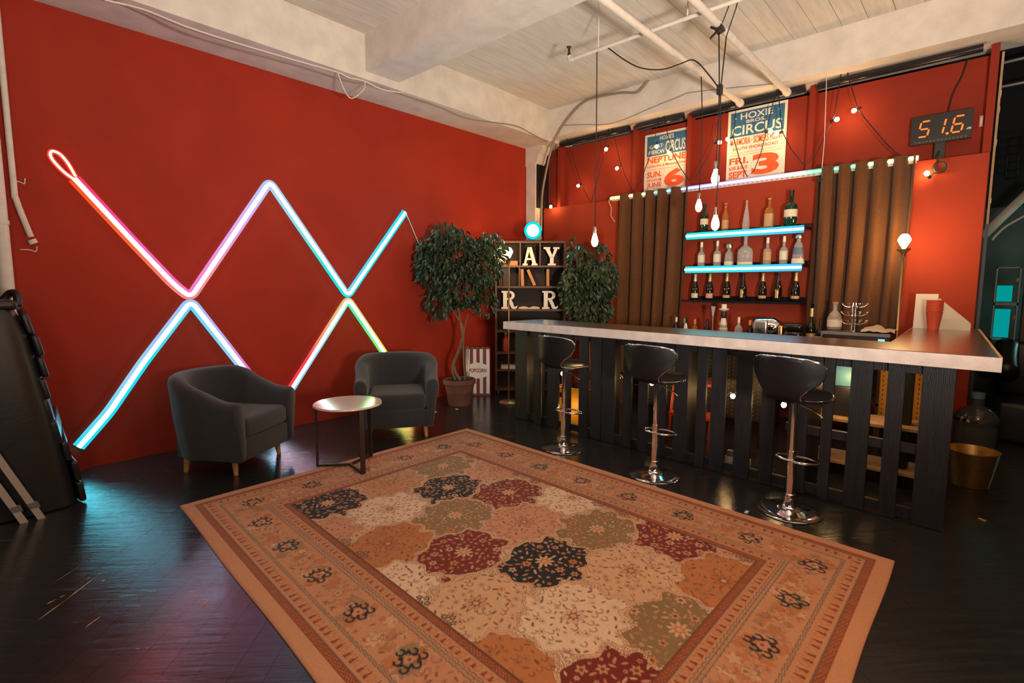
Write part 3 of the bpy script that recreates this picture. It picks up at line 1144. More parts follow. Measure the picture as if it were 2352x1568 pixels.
# ------------------------------------------------------------------ neon rope on the red wall
def lerp_cols(stops, t):
    for (a, ca), (b, cb) in zip(stops, stops[1:]):
        if t <= b:
            k = (t - a) / max(1e-6, b - a)
            return tuple(x + (y - x) * k for x, y in zip(ca, cb))
    return stops[-1][1]


def resample(pts, step):
    P = [Vector(p) for p in pts]
    out = [P[0]]
    for a, b in zip(P, P[1:]):
        n = max(1, int((b - a).length / step))
        for i in range(1, n + 1):
            out.append(a.lerp(b, i / n))
    return out


def round_corners(pts, r):
    P = [Vector(p) for p in pts]
    out = [P[0]]
    for i in range(1, len(P) - 1):
        a, b, c = P[i - 1], P[i], P[i + 1]
        u, w = (a - b).normalized(), (c - b).normalized()
        rr = min(r, (a - b).length * 0.45, (c - b).length * 0.45)
        p, q = b + u * rr, b + w * rr
        for k in range(7):
            t = k / 6
            out.append(p * (1 - t) ** 2 + b * 2 * t * (1 - t) + q * t * t)
    out.append(P[-1])
    return out


ORANGE, PINKR, MAG, LILAC = (1.0, 0.10, 0.02), (1.0, 0.06, 0.10), (1.0, 0.10, 0.45), (0.75, 0.45, 1.0)
SKY, CYAN, BLUE, GREEN, YEL = (0.35, 0.70, 1.0), (0.02, 0.80, 1.0), (0.10, 0.35, 1.0), (0.10, 1.0, 0.35), (0.95, 0.85, 0.10)


def rope(parent, pts, stops, offs, r_core, r_halo, core_gain, halo_gain, white):
    """one strand: wide emissive band standing in for the halo on the wall, bright core on top; x is off the wall"""
    path = resample(round_corners(pts, 0.07), 0.035)
    n = len(path)
    L = [0.0]
    for a, b in zip(path, path[1:]):
        L.append(L[-1] + (b - a).length)
    core_line, shifted = [], []
    for i, p in enumerate(path):
        a, b = path[max(i - 1, 0)], path[min(i + 1, n - 1)]
        t = (b - a).normalized()
        side = Vector((1, 0, 0)).cross(t)
        if side.z < 0:
            side = -side
        shifted.append(p + side * offs * 0.017)
        core_line.append(p + side * offs * 0.008)
    cs = [lerp_cols(stops, l / L[-1]) for l in L]
    seg = 10
    mb = MB().tube([p + Vector((-0.004, 0, 0)) for p in shifted], r_halo, seg, flat=((1, 0, 0), 0.45))
    mb.build('tinted_halo', 'neon_halo', parent, True, colors=[tuple(x * halo_gain for x in c) for c in cs for _ in range(seg)])
    mb = MB().tube([p + Vector((0.008, 0, 0)) for p in core_line], r_core, seg)
    mb.build('glowing_core', 'neon_core', parent, True,
             colors=[tuple(core_gain * (x * (1 - white) + white) for x in c) for c in cs for _ in range(seg)])


XN = -5.532
t = thing('neon_rope_light', 'upper zigzag of the colour-shifting neon rope, red at one end and cyan at the other', 'neon light', (0, 0, 0), 0, 'neon rope on the red wall')
up = [(XN, 0.82, 2.41), (XN, 1.17, 1.945), (XN, 1.47, 1.56), (XN, 1.60, 1.435), (XN, 2.39, 2.615), (XN, 3.24, 1.43), (XN, 4.08, 2.48)]
sa = [(0, PINKR), (0.10, MAG), (0.26, (1.0, 0.25, 0.65)), (0.40, (0.8, 0.5, 1.0)), (0.52, SKY), (0.64, (0.5, 0.7, 1.0)), (0.8, (0.15, 0.75, 1.0)), (1, CYAN)]
sb = [(0, ORANGE), (0.12, (1.0, 0.16, 0.05)), (0.28, (1.0, 0.35, 0.4)), (0.40, LILAC), (0.52, (0.45, 0.75, 1.0)), (0.66, (0.05, 0.85, 0.75)), (0.8, CYAN), (1, CYAN)]
rope(t, up, sa, 1, 0.011, 0.030, 21.0, 0.9, 0.09)
rope(t, up, sb, -1, 0.011, 0.030, 21.0, 0.9, 0.09)
loop = smooth_path([(XN, 0.83, 2.425), (XN, 0.79, 2.52), (XN, 0.745, 2.585), (XN, 0.70, 2.60), (XN, 0.685, 2.57), (XN, 0.705, 2.52), (XN, 0.76, 2.45), (XN, 0.82, 2.40)], 5)
mb = MB().tube([p + Vector((-0.004, 0, 0)) for p in loop], 0.020, 8, flat=((1, 0, 0), 0.5))  # glow around the loop, built as a wider emissive band
mb.build('loop_halo', 'neon_halo', t, True, colors=[(0.9, 0.07, 0.03)] * len(mb.v))
mb = MB().tube([p + Vector((0.006, 0, 0)) for p in loop], 0.009, 8)
mb.build('loop_core', 'neon_core', t, True, colors=[(10.0, 1.7, 1.2)] * len(mb.v))
t = thing('neon_rope_light', 'lower zigzag of the neon rope dropping behind the two armchairs', 'neon light', (0, 0, 0), 0, 'neon rope on the red wall')
lo = [(XN, 0.70, 0.20), (XN, 0.92, 0.455), (XN, 1.20, 0.87), (XN, 1.60, 1.405), (XN, 2.36, 0.215), (XN, 3.24, 1.395), (XN, 4.14, 0.12)]
sa = [(0, CYAN), (0.12, SKY), (0.24, (0.4, 0.6, 1.0)), (0.33, (0.55, 0.5, 1.0)), (0.42, MAG), (0.47, MAG), (0.52, PINKR), (0.60, PINKR), (0.66, (1.0, 0.4, 0.2)), (0.75, (0.8, 0.7, 0.3)), (0.86, YEL), (1, ORANGE)]
sb = [(0, CYAN), (0.15, CYAN), (0.28, (0.2, 0.75, 1.0)), (0.38, SKY), (0.47, CYAN), (0.53, (0.2, 0.75, 1.0)), (0.60, SKY), (0.68, (0.3, 0.9, 0.8)), (0.78, GREEN), (0.88, (0.3, 1.0, 0.2)), (1, YEL)]
rope(t, lo, sa, 1, 0.011, 0.030, 21.0, 0.9, 0.09)
rope(t, lo, sb, -1, 0.011, 0.030, 21.0, 0.9, 0.09)
t = thing('plug_cable', 'thin white lead dropping from the neon tip into the tall ficus', 'cable')
MB().tube(smooth_path([(-5.53, 4.09, 2.48), (-5.50, 4.16, 2.30), (-5.46, 4.24, 2.08)], 5), 0.005, 6).build('cord', 'cable_w', t, True)
MB().box(-5.48, -5.44, 4.23, 4.26, 2.0, 2.08).build('plug', 'cable_w', t)


# ------------------------------------------------------------------ tub armchairs (front faces local +y)
def make_armchair(label):
    t = thing('armchair', label, 'armchair', (0, 0, 0), 0, 'charcoal tub armchairs')
    th = 0.115
    # U-shaped path of the outer top rim from the right arm front round the back to the left arm front
    path = []
    for i in range(6):
        path.append((0.375, 0.33 - 0.33 * i / 6, 0.0))
    for i in range(25):
        a = math.pi * i / 24
        path.append((0.395 * math.cos(a) if abs(math.cos(a)) < 0.999 else 0.385 * math.cos(a), -0.36 * math.sin(a) ** 0.9, 0))
    for i in range(1, 7):
        path.append((-0.375, 0.33 * i / 6, 0.0))
    n = len(path)
    rows = []
    for i, (x, y, _) in enumerate(path):
        a, b = path[max(i - 1, 0)], path[min(i + 1, n - 1)]
        tx, ty = b[0] - a[0], b[1] - a[1]
        l = math.hypot(tx, ty)
        nx, ny = ty / l, -tx / l          # outward
        if nx * x + ny * (y - 0.1) < 0:
            nx, ny = -nx, -ny
        back = max(0.0, min(1.0, (0.30 - y) / 0.55))
        back = back * back * (3 - 2 * back)
        H = 0.585 + 0.185 * back
        sec = []
        inn = 0.055                        # inset of the outer face at the bottom
        prof = [(-inn, 0.13), (-inn - 0.012, 0.118), (-inn - 0.06, 0.118), (-th + 0.01, 0.125), (-th, 0.20), (-th, H - 0.10), (-th + 0.004, H - 0.045), (-th + 0.022, H - 0.014),
                (-th + 0.055, H), (-0.03, H - 0.004), (-0.008, H - 0.022), (0.004, H - 0.06), (-0.002, H - 0.14), (-0.018, 0.40), (-0.04, 0.24)]
        for (o, z) in prof:
            # arm fronts round over
            sec.append((x + nx * o, y + ny * o, z))
        rows.append(sec)
    # rounded front ends: shrink last sections towards their centre
    def end(sec, dy, k):
        cx = sum(p[0] for p in sec) / len(sec)
        cz = sum(p[2] for p in sec) / len(sec)
        return [(cx + (p[0] - cx) * k, p[1] + dy, cz + (p[2] - cz) * (0.5 + 0.5 * k)) for p in sec]
    rows = [end(rows[0], 0.026, 0.80), end(rows[0], 0.016, 0.94)] + rows + [end(rows[-1], 0.016, 0.94), end(rows[-1], 0.026, 0.80)]
    mb = MB()
    closed = [r + [r[0]] for r in rows]
    mb.grid(closed)
    m_ = len(closed[0])
    mb.f.append(tuple(range(m_ - 1)))
    mb.f.append(tuple(reversed([(len(closed) - 1) * m_ + j for j in range(m_ - 1)])))
    mb.m += [0, 0]
    mb.build('back_and_arms', 'fabric', t, True, angle=60)
    MB().rbox(-0.262, 0.262, -0.20, 0.352, 0.285, 0.445, 0.05, 4).build('seat_cushion', 'fabric', t, True)
    MB().rbox(-0.268, 0.268, -0.24, 0.338, 0.118, 0.283, 0.018, 3).build('seat_base', 'fabric', t, True)
    for ch in t.children:
        ch.data.transform(Matrix.Diagonal((1.10, 1.10, 1.065, 1.0)))
    for sx in (-1, 1):
        for (yy, dy) in ((0.262, 0.012), (-0.18, -0.015)):
            mb = MB()
            P = [(sx * 0.275, yy, 0.126), (sx * 0.285, yy + dy, 0.0)]
            mb.tube(P, [0.027, 0.017], 14)
            mb.build('leg', 'oak', t, True, angle=50)
    return t


a1 = make_armchair('charcoal tub armchair nearer the black padded bed, turned sideways to the round table')
a1.location = (-4.82, 1.63, 0)
a1.rotation_euler = (0, 0, math.radians(32 - 90))
a2 = copy_thing(a1, (-4.56, 3.22, 0), math.radians(-36 - 90), 'charcoal tub armchair facing out between the round table and the potted ficus')

# ------------------------------------------------------------------ round side table
t = thing('side_table', 'round white-topped side table on a dark three-legged frame between the armchairs', 'table', (-3.93, 2.27, 0))
mb = MB()
mb.lathe([(0.0, 0.545), (0.272, 0.545), (0.28, 0.549), (0.28, 0.561), (0.277, 0.565), (0.0, 0.566)], 56)
M['table_top'] = mat('glossy_cream_lacquer', (0.60, 0.56, 0.51), 0.14, noise=0.06, nscale=30, coat=0.3)
mb.build('table_top', 'table_top', t, True, angle=40)
angs = [math.radians(a) for a in (229, -8, 108)]
for a in angs:
    c, s = math.cos(a), math.sin(a)
    mb = MB()
    mb.obox((0.268 * c, 0.268 * s, 0.28), Vector((c, s, 0)) * 0.006, Vector((-s, c, 0)) * 0.02, Vector((0, 0, 0.2645)))
    mb.build('leg', 'darkmetal', t)
    mb = MB()
    mb.obox((0.134 * c, 0.134 * s, 0.024), Vector((c, s, 0)) * 0.130, Vector((-s, c, 0)) * 0.010, Vector((0, 0, 0.010)))
    mb.build('base_bar', 'darkmetal', t)
    mb = MB()
    mb.obox((0.134 * c, 0.134 * s, 0.538), Vector((c, s, 0)) * 0.130, Vector((-s, c, 0)) * 0.010, Vector((0, 0, 0.006)))
    mb.build('top_bar', 'darkmetal', t)


# ------------------------------------------------------------------ bar
BA = math.radians(-4.7)
bar_o = Vector((-4.05, 4.325, 0))
CB, SB = math.cos(BA), math.sin(BA)


def on_bar(s, d, z=0.0):
    return (bar_o.x + s * CB - d * SB, bar_o.y + s * SB + d * CB, z)


t = thing('bar_counter', 'L-shaped bar with dark glossy top, white painted edge and black slatted front', 'bar', tuple(bar_o), BA)
BL = 4.17
ZT = 1.147
# L outline in bar coordinates: main run then the wing back to the wall
out = [(0, 0), (BL, 0), (3.85, 2.58), (3.352, 2.55), (3.54, 0.58), (0.0, 0.60)]
mb = MB()
mb.prism(out, 'z', ZT - 0.085, ZT - 0.003)
mb.build('edge_board', 'bar_edge', t)
ins = 0.012
inn = [(ins, ins), (BL - ins * 1.3, ins), (3.85 - ins, 2.58 - ins), (3.352 + ins, 2.55 - ins), (3.54 + ins * 0.2, 0.58 - ins), (ins, 0.60 - ins)]
mb = MB()
mb.prism(inn, 'z', ZT - 0.004, ZT)
mb.build('lacquered_surface', 'bar_top', t)
mb = MB()
mb.prism([(BL - 0.014, 0.0), (BL, 0.0), (3.85, 2.58), (3.836, 2.58)], 'z', ZT - 0.003, ZT + 0.001)
mb.build('edge_strip', 'wood_pale', t)
fy = 0.15        # slats stand back under the overhang
slats = [(0.042, 0.238), (0.343, 0.458), (0.551, 0.717), (0.804, 0.883), (1.0, 1.109), (1.154, 1.285), (1.294, 1.447), (1.547, 1.64), (1.716, 1.814), (1.877, 2.0),
         (2.081, 2.209), (2.292, 2.373), (2.419, 2.54), (2.625, 2.751), (2.827, 2.923), (3.026, 3.155), (3.246, 3.314), (3.412, 3.536), (3.62, 3.713), (3.801, 3.963)]
for i, (s0, s1) in enumerate(slats):
    mb = MB()
    h0 = 0.0 if i % 5 else 0.004
    mb.box(s0, s1, fy, fy + 0.022, h0 + 0.004, ZT - 0.088)
    mb.build('slat', 'slat', t)
for x0_, z0, z1 in ((0.05, 0.02, 0.09), (3.0, 0.46, 0.52), (0.05, ZT - 0.16, ZT - 0.088)):
    mb = MB()
    mb.box(x0_, 3.95, fy + 0.023, fy + 0.06, z0, z1)
    mb.build('rail', 'slat', t)
for s in (0.12, 1.20, 2.12, 3.08, 3.85):
    mb = MB()
    mb.box(s, s + 0.06, fy + 0.062, fy + 0.36, 0.0, ZT - 0.088)
    mb.build('support', 'slat', t)
for d_ in (0.95, 1.7, 2.35):
    x_ = 3.70 - 0.115 * d_
    mb = MB()
    mb.box(x_ - 0.05, x_ + 0.04, d_, d_ + 0.09, 0.0, ZT - 0.088)
    mb.build('wing_post', 'slat', t)


# ------------------------------------------------------------------ bar stools (local +y is the seat front)
def make_stool(label):
    t = thing('bar_stool', label, 'bar stool', (0, 0, 0), 0, 'black and chrome bar stools')
    # base
    mb = MB()
    mb.lathe([(0.0, 0.0), (0.198, 0.0), (0.202, 0.004), (0.196, 0.009), (0.15, 0.017), (0.09, 0.026), (0.055, 0.035), (0.046, 0.05), (0.040, 0.075), (0.037, 0.10), (0.0, 0.10)], 48)
    mb.build('base_plate', 'chrome', t, True, angle=50)
    mb = MB()
    mb.lathe([(0.0, 0.10), (0.034, 0.10), (0.034, 0.125), (0.029, 0.13), (0.029, 0.43), (0.0, 0.43)], 28)
    mb.build('column', 'chrome', t, True, angle=40)
    mb = MB()
    mb.lathe([(0.0, 0.43), (0.024, 0.43), (0.022, 0.765), (0.0, 0.765)], 24)
    mb.build('gas_lift', 'chrome', t, True, angle=40)
    # footrest: D-shaped loop reaching forward and back
    ft = []
    for i in range(28):
        a = 2 * math.pi * i / 28
        r = 0.13
        ft.append((r * 1.05 * math.cos(a), 0.07 + r * 0.85 * math.sin(a), 0.355 - 0.012 * math.sin(a)))
    mb = MB()
    mb.tube(ft, 0.0085, 8, closed=True)
    mb.build('footrest', 'chrome', t, True)
    mb = MB()
    mb.tube(smooth_path([(0.03, 0.0, 0.755), (0.10, 0.02, 0.73), (0.17, 0.03, 0.685)], 4), 0.005, 6)
    mb.build('lever', 'chrome', t, True)
    mb = MB()
    mb.lathe([(0.0, 0.762), (0.05, 0.762), (0.09, 0.775), (0.09, 0.782), (0.0, 0.782)], 20)
    mb.build('seat_mount', 'black', t, True, angle=40)
    # shell: profile from seat front lip over the seat and up the back
    prof = [(0.215, 0.835, 0.02), (0.205, 0.822, 0.10), (0.17, 0.808, 0.155), (0.11, 0.797, 0.185), (0.03, 0.79, 0.19), (-0.05, 0.79, 0.165), (-0.11, 0.798, 0.125), (-0.15, 0.815, 0.105),
            (-0.175, 0.845, 0.115), (-0.192, 0.885, 0.155), (-0.205, 0.93, 0.20), (-0.215, 0.98, 0.23), (-0.222, 1.03, 0.236), (-0.226, 1.065, 0.215), (-0.228, 1.085, 0.15), (-0.228, 1.092, 0.02)]
    NU = 13
    def surf(off):
        rows = []
        for i, (y, z, w) in enumerate(prof):
            a, b = prof[max(i - 1, 0)], prof[min(i + 1, len(prof) - 1)]
            ty, tz = b[0] - a[0], b[1] - a[1]
            l = math.hypot(ty, tz)
            ny, nz = tz / l, -ty / l     # towards the sitter
            bk = max(0.0, min(1.0, (z - 0.81) / 0.12)) if y < -0.1 else 0.0
            row = []
            for j in range(NU):
                u = -1 + 2 * j / (NU - 1)
                row.append((u * w, y + ny * off + bk * 1.9 * (u * w) ** 2, z + nz * off + (1 - bk) * 0.35 * (u * w) ** 2))
            rows.append(row)
        return rows
    top, bot = surf(0.016), surf(-0.016)
    rim = [r[0] for r in top] + [p for p in top[-1][1:-1]] + [r[-1] for r in reversed(top)] + [p for p in reversed(top[0][1:-1])]
    rim2 = [r[0] for r in bot] + [p for p in bot[-1][1:-1]] + [r[-1] for r in reversed(bot)] + [p for p in reversed(bot[0][1:-1])]
    mb = MB()
    mb.grid(top)
    mb.f = [tuple(reversed(f)) for f in mb.f]
    k = len(mb.f)
    mb.grid(bot)
    o = len(mb.v)
    mb.v += rim + rim2
    n = len(rim)
    mb.f += [(o + i, o + (i + 1) % n, o + n + (i + 1) % n, o + n + i) for i in range(n)]
    mb.m += [0] * n
    mb.build('seat_shell', 'leather', t, True, angle=55)
    mid = [tuple((Vector(a) + Vector(b)) / 2) for a, b in zip(rim, rim2)]
    mb = MB()
    mb.tube(mid, 0.0075, 6, closed=True)
    mb.build('chrome_trim', 'chrome', t, True)
    return t


s1 = make_stool('black bar stool at the ficus end of the bar')
s1.location = (-2.88, 3.92, 0)
s1.rotation_euler = (0, 0, math.radians(-8))
copy_thing(s1, (-1.90, 3.845, 0), math.radians(-6), 'middle of the three black bar stools')
copy_thing(s1, (-0.89, 3.84, 0), math.radians(-14), 'black bar stool nearest the open end of the bar')


# ------------------------------------------------------------------ curtains on the red partition
def make_curtain(name, label, x0, x1, z0, z1, folds, seed, lean, grommets):
    t = thing(name, label, 'curtain', (0, 0, 0))
    r = random.Random(seed)
    ph = [r.uniform(0, 6.28) for _ in range(4)]
    nx, nz = 120, 22
    rows = []
    for j in range(nz + 1):
        v = j / nz
        z = z1 + (z0 - z1) * v
        row = []
        for i in range(nx + 1):
            u = i / nx
            w = folds * 2 * math.pi * (u + 0.018 * math.sin(u * 9 + ph[0]) * (0.4 + v)) + 0.35 * math.sin(v * 2.5 + ph[1])
            s = math.sin(w)
            amp = 0.070 + 0.015 * math.sin(u * 7 + ph[2])
            fold = math.copysign(abs(s) ** 0.8, s) * amp
            fold += 0.012 * math.sin(2.3 * w + ph[3]) * v
            x = x0 + (x1 - x0) * u + lean * v * v * (0.35 + 0.65 * u) + 0.014 * math.cos(w) * 1.2
            row.append((x, 6.556 + fold, z))
        rows.append(row)
    mb = MB()
    mb.grid(rows)
    k = len(mb.v)
    mb2 = [(p[0], p[1] + 0.006, p[2]) for p in mb.v]
    nf = len(mb.f)
    mb.v += mb2
    mb.f += [tuple(reversed([i + k for i in f])) for f in mb.f[:nf]]
    mb.m += [0] * nf
    mb.build('drape', 'curtain', t, True)
    for (gx, gz) in grommets:
        mb = MB()
        pts = [(gx + 0.02 * math.cos(a), 6.47, gz + 0.02 * math.sin(a)) for a in [2 * math.pi * q / 16 for q in range(16)]]
        mb.tube(pts, 0.006, 6, closed=True)
        mb.lathe([(0.0, 0.0), (0.018, 0.0), (0.018, 0.004), (0.0, 0.004)], 12, (0, 0, 0))
        for q in range(len(mb.v) - 48, len(mb.v)):
            p = mb.v[q]
            mb.v[q] = (gx + p[0], 6.471 + p[2], gz + p[1])
        mb.build('grommet', 'black', t, True, angle=40)
    return t


make_curtain('curtain', 'brown pleated curtain hanging beside the bushy ficus behind the bar', -3.95, -2.87, 0.45, 2.825, 5.7, 4, -0.08, [])
make_curtain('curtain', 'ochre-brown pleated curtain behind the brass floor lamp', -1.46, -0.57, 0.45, 2.83, 5.6, 9, -0.10, [(-1.40, 2.69)])

# LED strip over both curtains
t = thing('led_strip', 'multicoloured LED light strip along the top of the curtains', 'led strip', (0, 0, 0))
path = [(-4.05 + (3.483) * i / 140, 6.565, 2.796 + 0.006 * i / 140) for i in range(141)]
st = [(0, (1.0, 0.72, 0.18)), (0.09, (1.0, 0.9, 0.35)), (0.15, (0.75, 0.9, 0.4)), (0.20, (0.05, 0.75, 0.85)), (0.27, (0.2, 0.45, 1.0)), (0.36, (0.45, 0.4, 1.0)), (0.52, (0.75, 0.55, 1.0)),
      (0.62, (0.85, 0.75, 1.0)), (0.70, (0.85, 0.95, 1.0)), (0.735, (0.15, 0.95, 0.40)), (0.84, (0.1, 1.0, 0.35)), (0.90, (0.75, 1.0, 0.5)), (1, (1.0, 0.85, 0.4))]
mb = MB().tube(path, 0.013, 8)
cs = [lerp_cols(st, i / 140) for i in range(141)]
mb.build('light_tube', 'neon_core', t, True, colors=[tuple(2.6 * (c * 0.88 + 0.12) for c in cs[i]) for i in range(141) for _ in range(8)])
mb = MB().tube([(p[0], p[1] + 0.008, p[2]) for p in path], 0.026, 8, flat=((0, 1, 0), 0.4))  # wider emissive band added as the strip's coloured halo
mb.build('tinted_halo', 'neon_halo', t, True, colors=[tuple(1.0 * c for c in cs[i]) for i in range(141) for _ in range(8)])
M['strip_tape'] = mat('white_led_tape', (0.62, 0.58, 0.58), 0.5)
mb = MB()
mb.box(-4.02, -0.58, 6.572, 6.576, 2.755, 2.785)
mb.build('backing_tape', 'strip_tape', t)
for i in range(64):
    x = -4.0 + i * 0.0535
    MB().box(x, x + 0.022, 6.568, 6.572, 2.763, 2.777).build('led_chip', 'label_gold', t)
MB().tube(smooth_path([(-4.05, 6.56, 2.79), (-4.06, 6.55, 2.74), (-4.02, 6.55, 2.66), (-4.02, 6.55, 2.55), (-3.96, 6.55, 2.46)], 5), 0.005, 6).build('lead', 'cable_w', t, True)

# ------------------------------------------------------------------ bottle shelves
def shelf(label, z, lit, xa=-2.83, xb=-1.49):
    t = thing('wall_shelf', label, 'shelf', (0, 0, 0))
    MB().box(xa, xb, 6.40, 6.68, z - 0.028, z).build('board', 'black_gloss', t)
    MB().box(xa, xb, 6.655, 6.68, z, z + 0.05).build('back_lip', 'black_gloss', t)
    if lit:
        P = [(xa + 0.01 + (xb - xa - 0.02) * i / 40, 6.388, z - 0.034) for i in range(41)]
        col = [lerp_cols([(0, (0.02, 0.85, 0.80)), (0.55, (0.05, 0.80, 0.95)), (1, (0.08, 0.55, 1.0))], i / 40) for i in range(41)]
        mb = MB().tube(P, 0.042, 10, flat=((0, 1, 0), 0.4))  # flat emissive band that imitates the cyan glow around the tube
        mb.build('tinted_halo', 'neon_halo', t, True, colors=[tuple(1.0 * x for x in c) for c in col for _ in range(10)])
        mb = MB().tube([(p[0], p[1] - 0.014, p[2]) for p in P], 0.014, 10)
        mb.build('light_tube', 'neon_core', t, True, colors=[tuple(22.0 * (x * 0.94 + 0.06) for x in c) for c in col for _ in range(10)])
    return t


shelf('top bottle shelf on the red wall, cyan light tube along its front', 2.205, True)
shelf('middle bottle shelf on the red wall, cyan light tube along its front', 1.79, True)
shelf('lowest bottle shelf, plain black and carrying the champagne', 1.375, False, -2.86, -1.50)


def bottle(name, label, cat, x, y, z, h, prof, glass, parts=(), group=None, n=18, squash=1.0, power=2.0):
    """prof in units of (radius m, fraction of height). parts: (part name, material, r0, f0, r1, f1) bands hugging the body"""
    t = thing(name, label, cat, (x, y, z), 0, group)
    MB().lathe([(r, f * h) for r, f in prof], n, squash=squash, power=power).build('glass', glass, t, True, angle=50)
    for (pn, m, pr) in parts:
        MB().lathe([(r, f * h) for r, f in pr], n, squash=squash, power=power).build(pn, m, t, True, angle=50)
    return t


def body(rb, rn, fs, fn):
    """straight bottle: body radius, neck radius, shoulder start, neck start"""
    return [(rb * 0.92, 0.0), (rb, 0.015), (rb, fs), (rb * 0.93, fs + (fn - fs) * 0.35), (rb * 0.55 + rn * 0.3, fs + (fn - fs) * 0.72), (rn, fn), (rn, 0.97), (rn * 1.15, 0.975), (rn * 1.15, 1.0)]


def wrap(r, f0, f1):
    return [(r, f0), (r + 0.0012, f0 + 0.001), (r + 0.0012, f1 - 0.001), (r, f1)]


SB_ = 'spirit bottles on the lit shelves'
Y1 = 6.53
bottle('spirit_bottle', 'dark green bottle with a cream label at the curtain end of the top shelf', 'bottle', -2.66, Y1, 2.206, 0.36, body(0.048, 0.016, 0.58, 0.74), 'glass_green',
       [('label', 'label_cream', wrap(0.0485, 0.30, 0.50)), ('cap', 'black', [(0.019, 0.88), (0.019, 1.01), (0.0, 1.012)])], SB_)
bottle('spirit_bottle', 'slim clear bottle of amber spirit with a flared stopper, top shelf', 'bottle', -2.40, Y1, 2.206, 0.34, body(0.038, 0.013, 0.52, 0.74), 'amber',
       [('label', 'label_tan', wrap(0.0385, 0.12, 0.42)), ('stopper', 'label_tan', [(0.011, 0.96), (0.016, 0.985), (0.024, 1.0), (0.024, 1.015), (0.0, 1.016)])], SB_)
bottle('spirit_bottle', 'fluted teardrop clear bottle tapering to a point, top shelf', 'bottle', -2.155, Y1, 2.206, 0.35,
       [(0.034, 0), (0.040, 0.02), (0.041, 0.25), (0.036, 0.42), (0.026, 0.60), (0.014, 0.78), (0.010, 0.95), (0.011, 1.0)], 'glass_clear', [('cap', 'label_tan', [(0.012, 0.95), (0.012, 1.01), (0.0, 1.012)])], SB_)
bottle('spirit_bottle', 'squarish clear bottle with tan etched label and round stopper, top shelf', 'bottle', -1.90, Y1, 2.206, 0.35, body(0.047, 0.014, 0.56, 0.72), 'amber',
       [('label', 'label_tan', wrap(0.0478, 0.08, 0.50)), ('stopper', 'label_tan', [(0.013, 0.95), (0.022, 0.975), (0.022, 1.0), (0.0, 1.004)])], SB_, power=4)
bottle('spirit_bottle', 'large dark green bottle with a cream label, the tallest on the top shelf', 'bottle', -1.67, Y1 - 0.02, 2.206, 0.41, body(0.066, 0.021, 0.55, 0.68), 'glass_green',
       [('label', 'label_cream', wrap(0.0668, 0.28, 0.48)), ('cap', 'black', [(0.024, 0.84), (0.025, 1.0), (0.0, 1.004)])], SB_)
for x, lab, lm, hh in ((-2.68, 'clear spirit bottle with a cream label at the curtain end of the middle shelf', 'label_cream', 0.31), (-2.48, 'second clear cream-labelled bottle along the middle shelf', 'label_cream', 0.315),
                       (-1.90, 'clear bottle with a tan label right of the wide jug, middle shelf', 'label_tan', 0.32), (-1.725, 'clear bottle with a white label beside the tapered one, middle shelf', 'label_cream', 0.325)):
    bottle('spirit_bottle', lab, 'bottle', x, Y1, 1.791, hh, body(0.043, 0.015, 0.50, 0.64), 'glass_clear',
           [('label', lm, wrap(0.0436, 0.18, 0.48)), ('cap', 'foil_w', [(0.0175, 0.80), (0.0175, 1.0), (0.0, 1.004)])], SB_)
bottle('spirit_bottle', 'short square decanter with a fat silver cap, middle shelf', 'bottle', -2.335, Y1, 1.791, 0.27, [(0.046, 0), (0.048, 0.02), (0.040, 0.58), (0.024, 0.66), (0.018, 0.70), (0.018, 0.80)], 'glass_clear',
       [('label', 'label_cream', wrap(0.0475, 0.05, 0.22)), ('cap', 'steel', [(0.031, 0.80), (0.033, 0.82), (0.033, 0.98), (0.030, 1.0), (0.0, 1.0)])], SB_, power=4)
bottle('spirit_bottle', 'wide clear glass jug with a narrow neck in the middle of the shelf', 'bottle', -2.145, Y1 - 0.01, 1.791, 0.35, [(0.082, 0), (0.088, 0.02), (0.088, 0.46), (0.078, 0.56), (0.045, 0.64), (0.021, 0.70), (0.019, 0.92), (0.022, 0.93), (0.022, 1.0)], 'glass_clear',
       [('label', 'label_cream', wrap(0.0882, 0.04, 0.13))], SB_, squash=0.62)
bottle('spirit_bottle', 'tapered clear bottle with grey-blue label and silver cap, end of the middle shelf', 'bottle', -1.575, Y1, 1.791, 0.335, [(0.062, 0), (0.064, 0.02), (0.040, 0.66), (0.030, 0.72), (0.020, 0.76), (0.020, 0.86)], 'glass_clear',
       [('label', 'label_blue', [(0.0535, 0.34), (0.0545, 0.341), (0.0460, 0.56), (0.0450, 0.561)]), ('lower_label', 'label_cream', [(0.0640, 0.04), (0.0648, 0.041), (0.0590, 0.20), (0.0582, 0.201)]),
        ('cap', 'steel', [(0.034, 0.86), (0.036, 0.88), (0.036, 0.98), (0.033, 1.0), (0.0, 1.0)])], SB_, power=3)
CH = [(0.040, 0), (0.045, 0.015), (0.0455, 0.34), (0.042, 0.48), (0.030, 0.62), (0.019, 0.74), (0.0155, 0.86), (0.0155, 0.94), (0.018, 0.945), (0.018, 0.97), (0.0145, 0.975), (0.0145, 1.0), (0.0, 1.0)]
FO = [(0.0215, 0.72), (0.0170, 0.86), (0.0170, 0.93), (0.0200, 0.945), (0.0200, 0.97), (0.0165, 0.98), (0.0165, 1.006), (0.0, 1.008)]
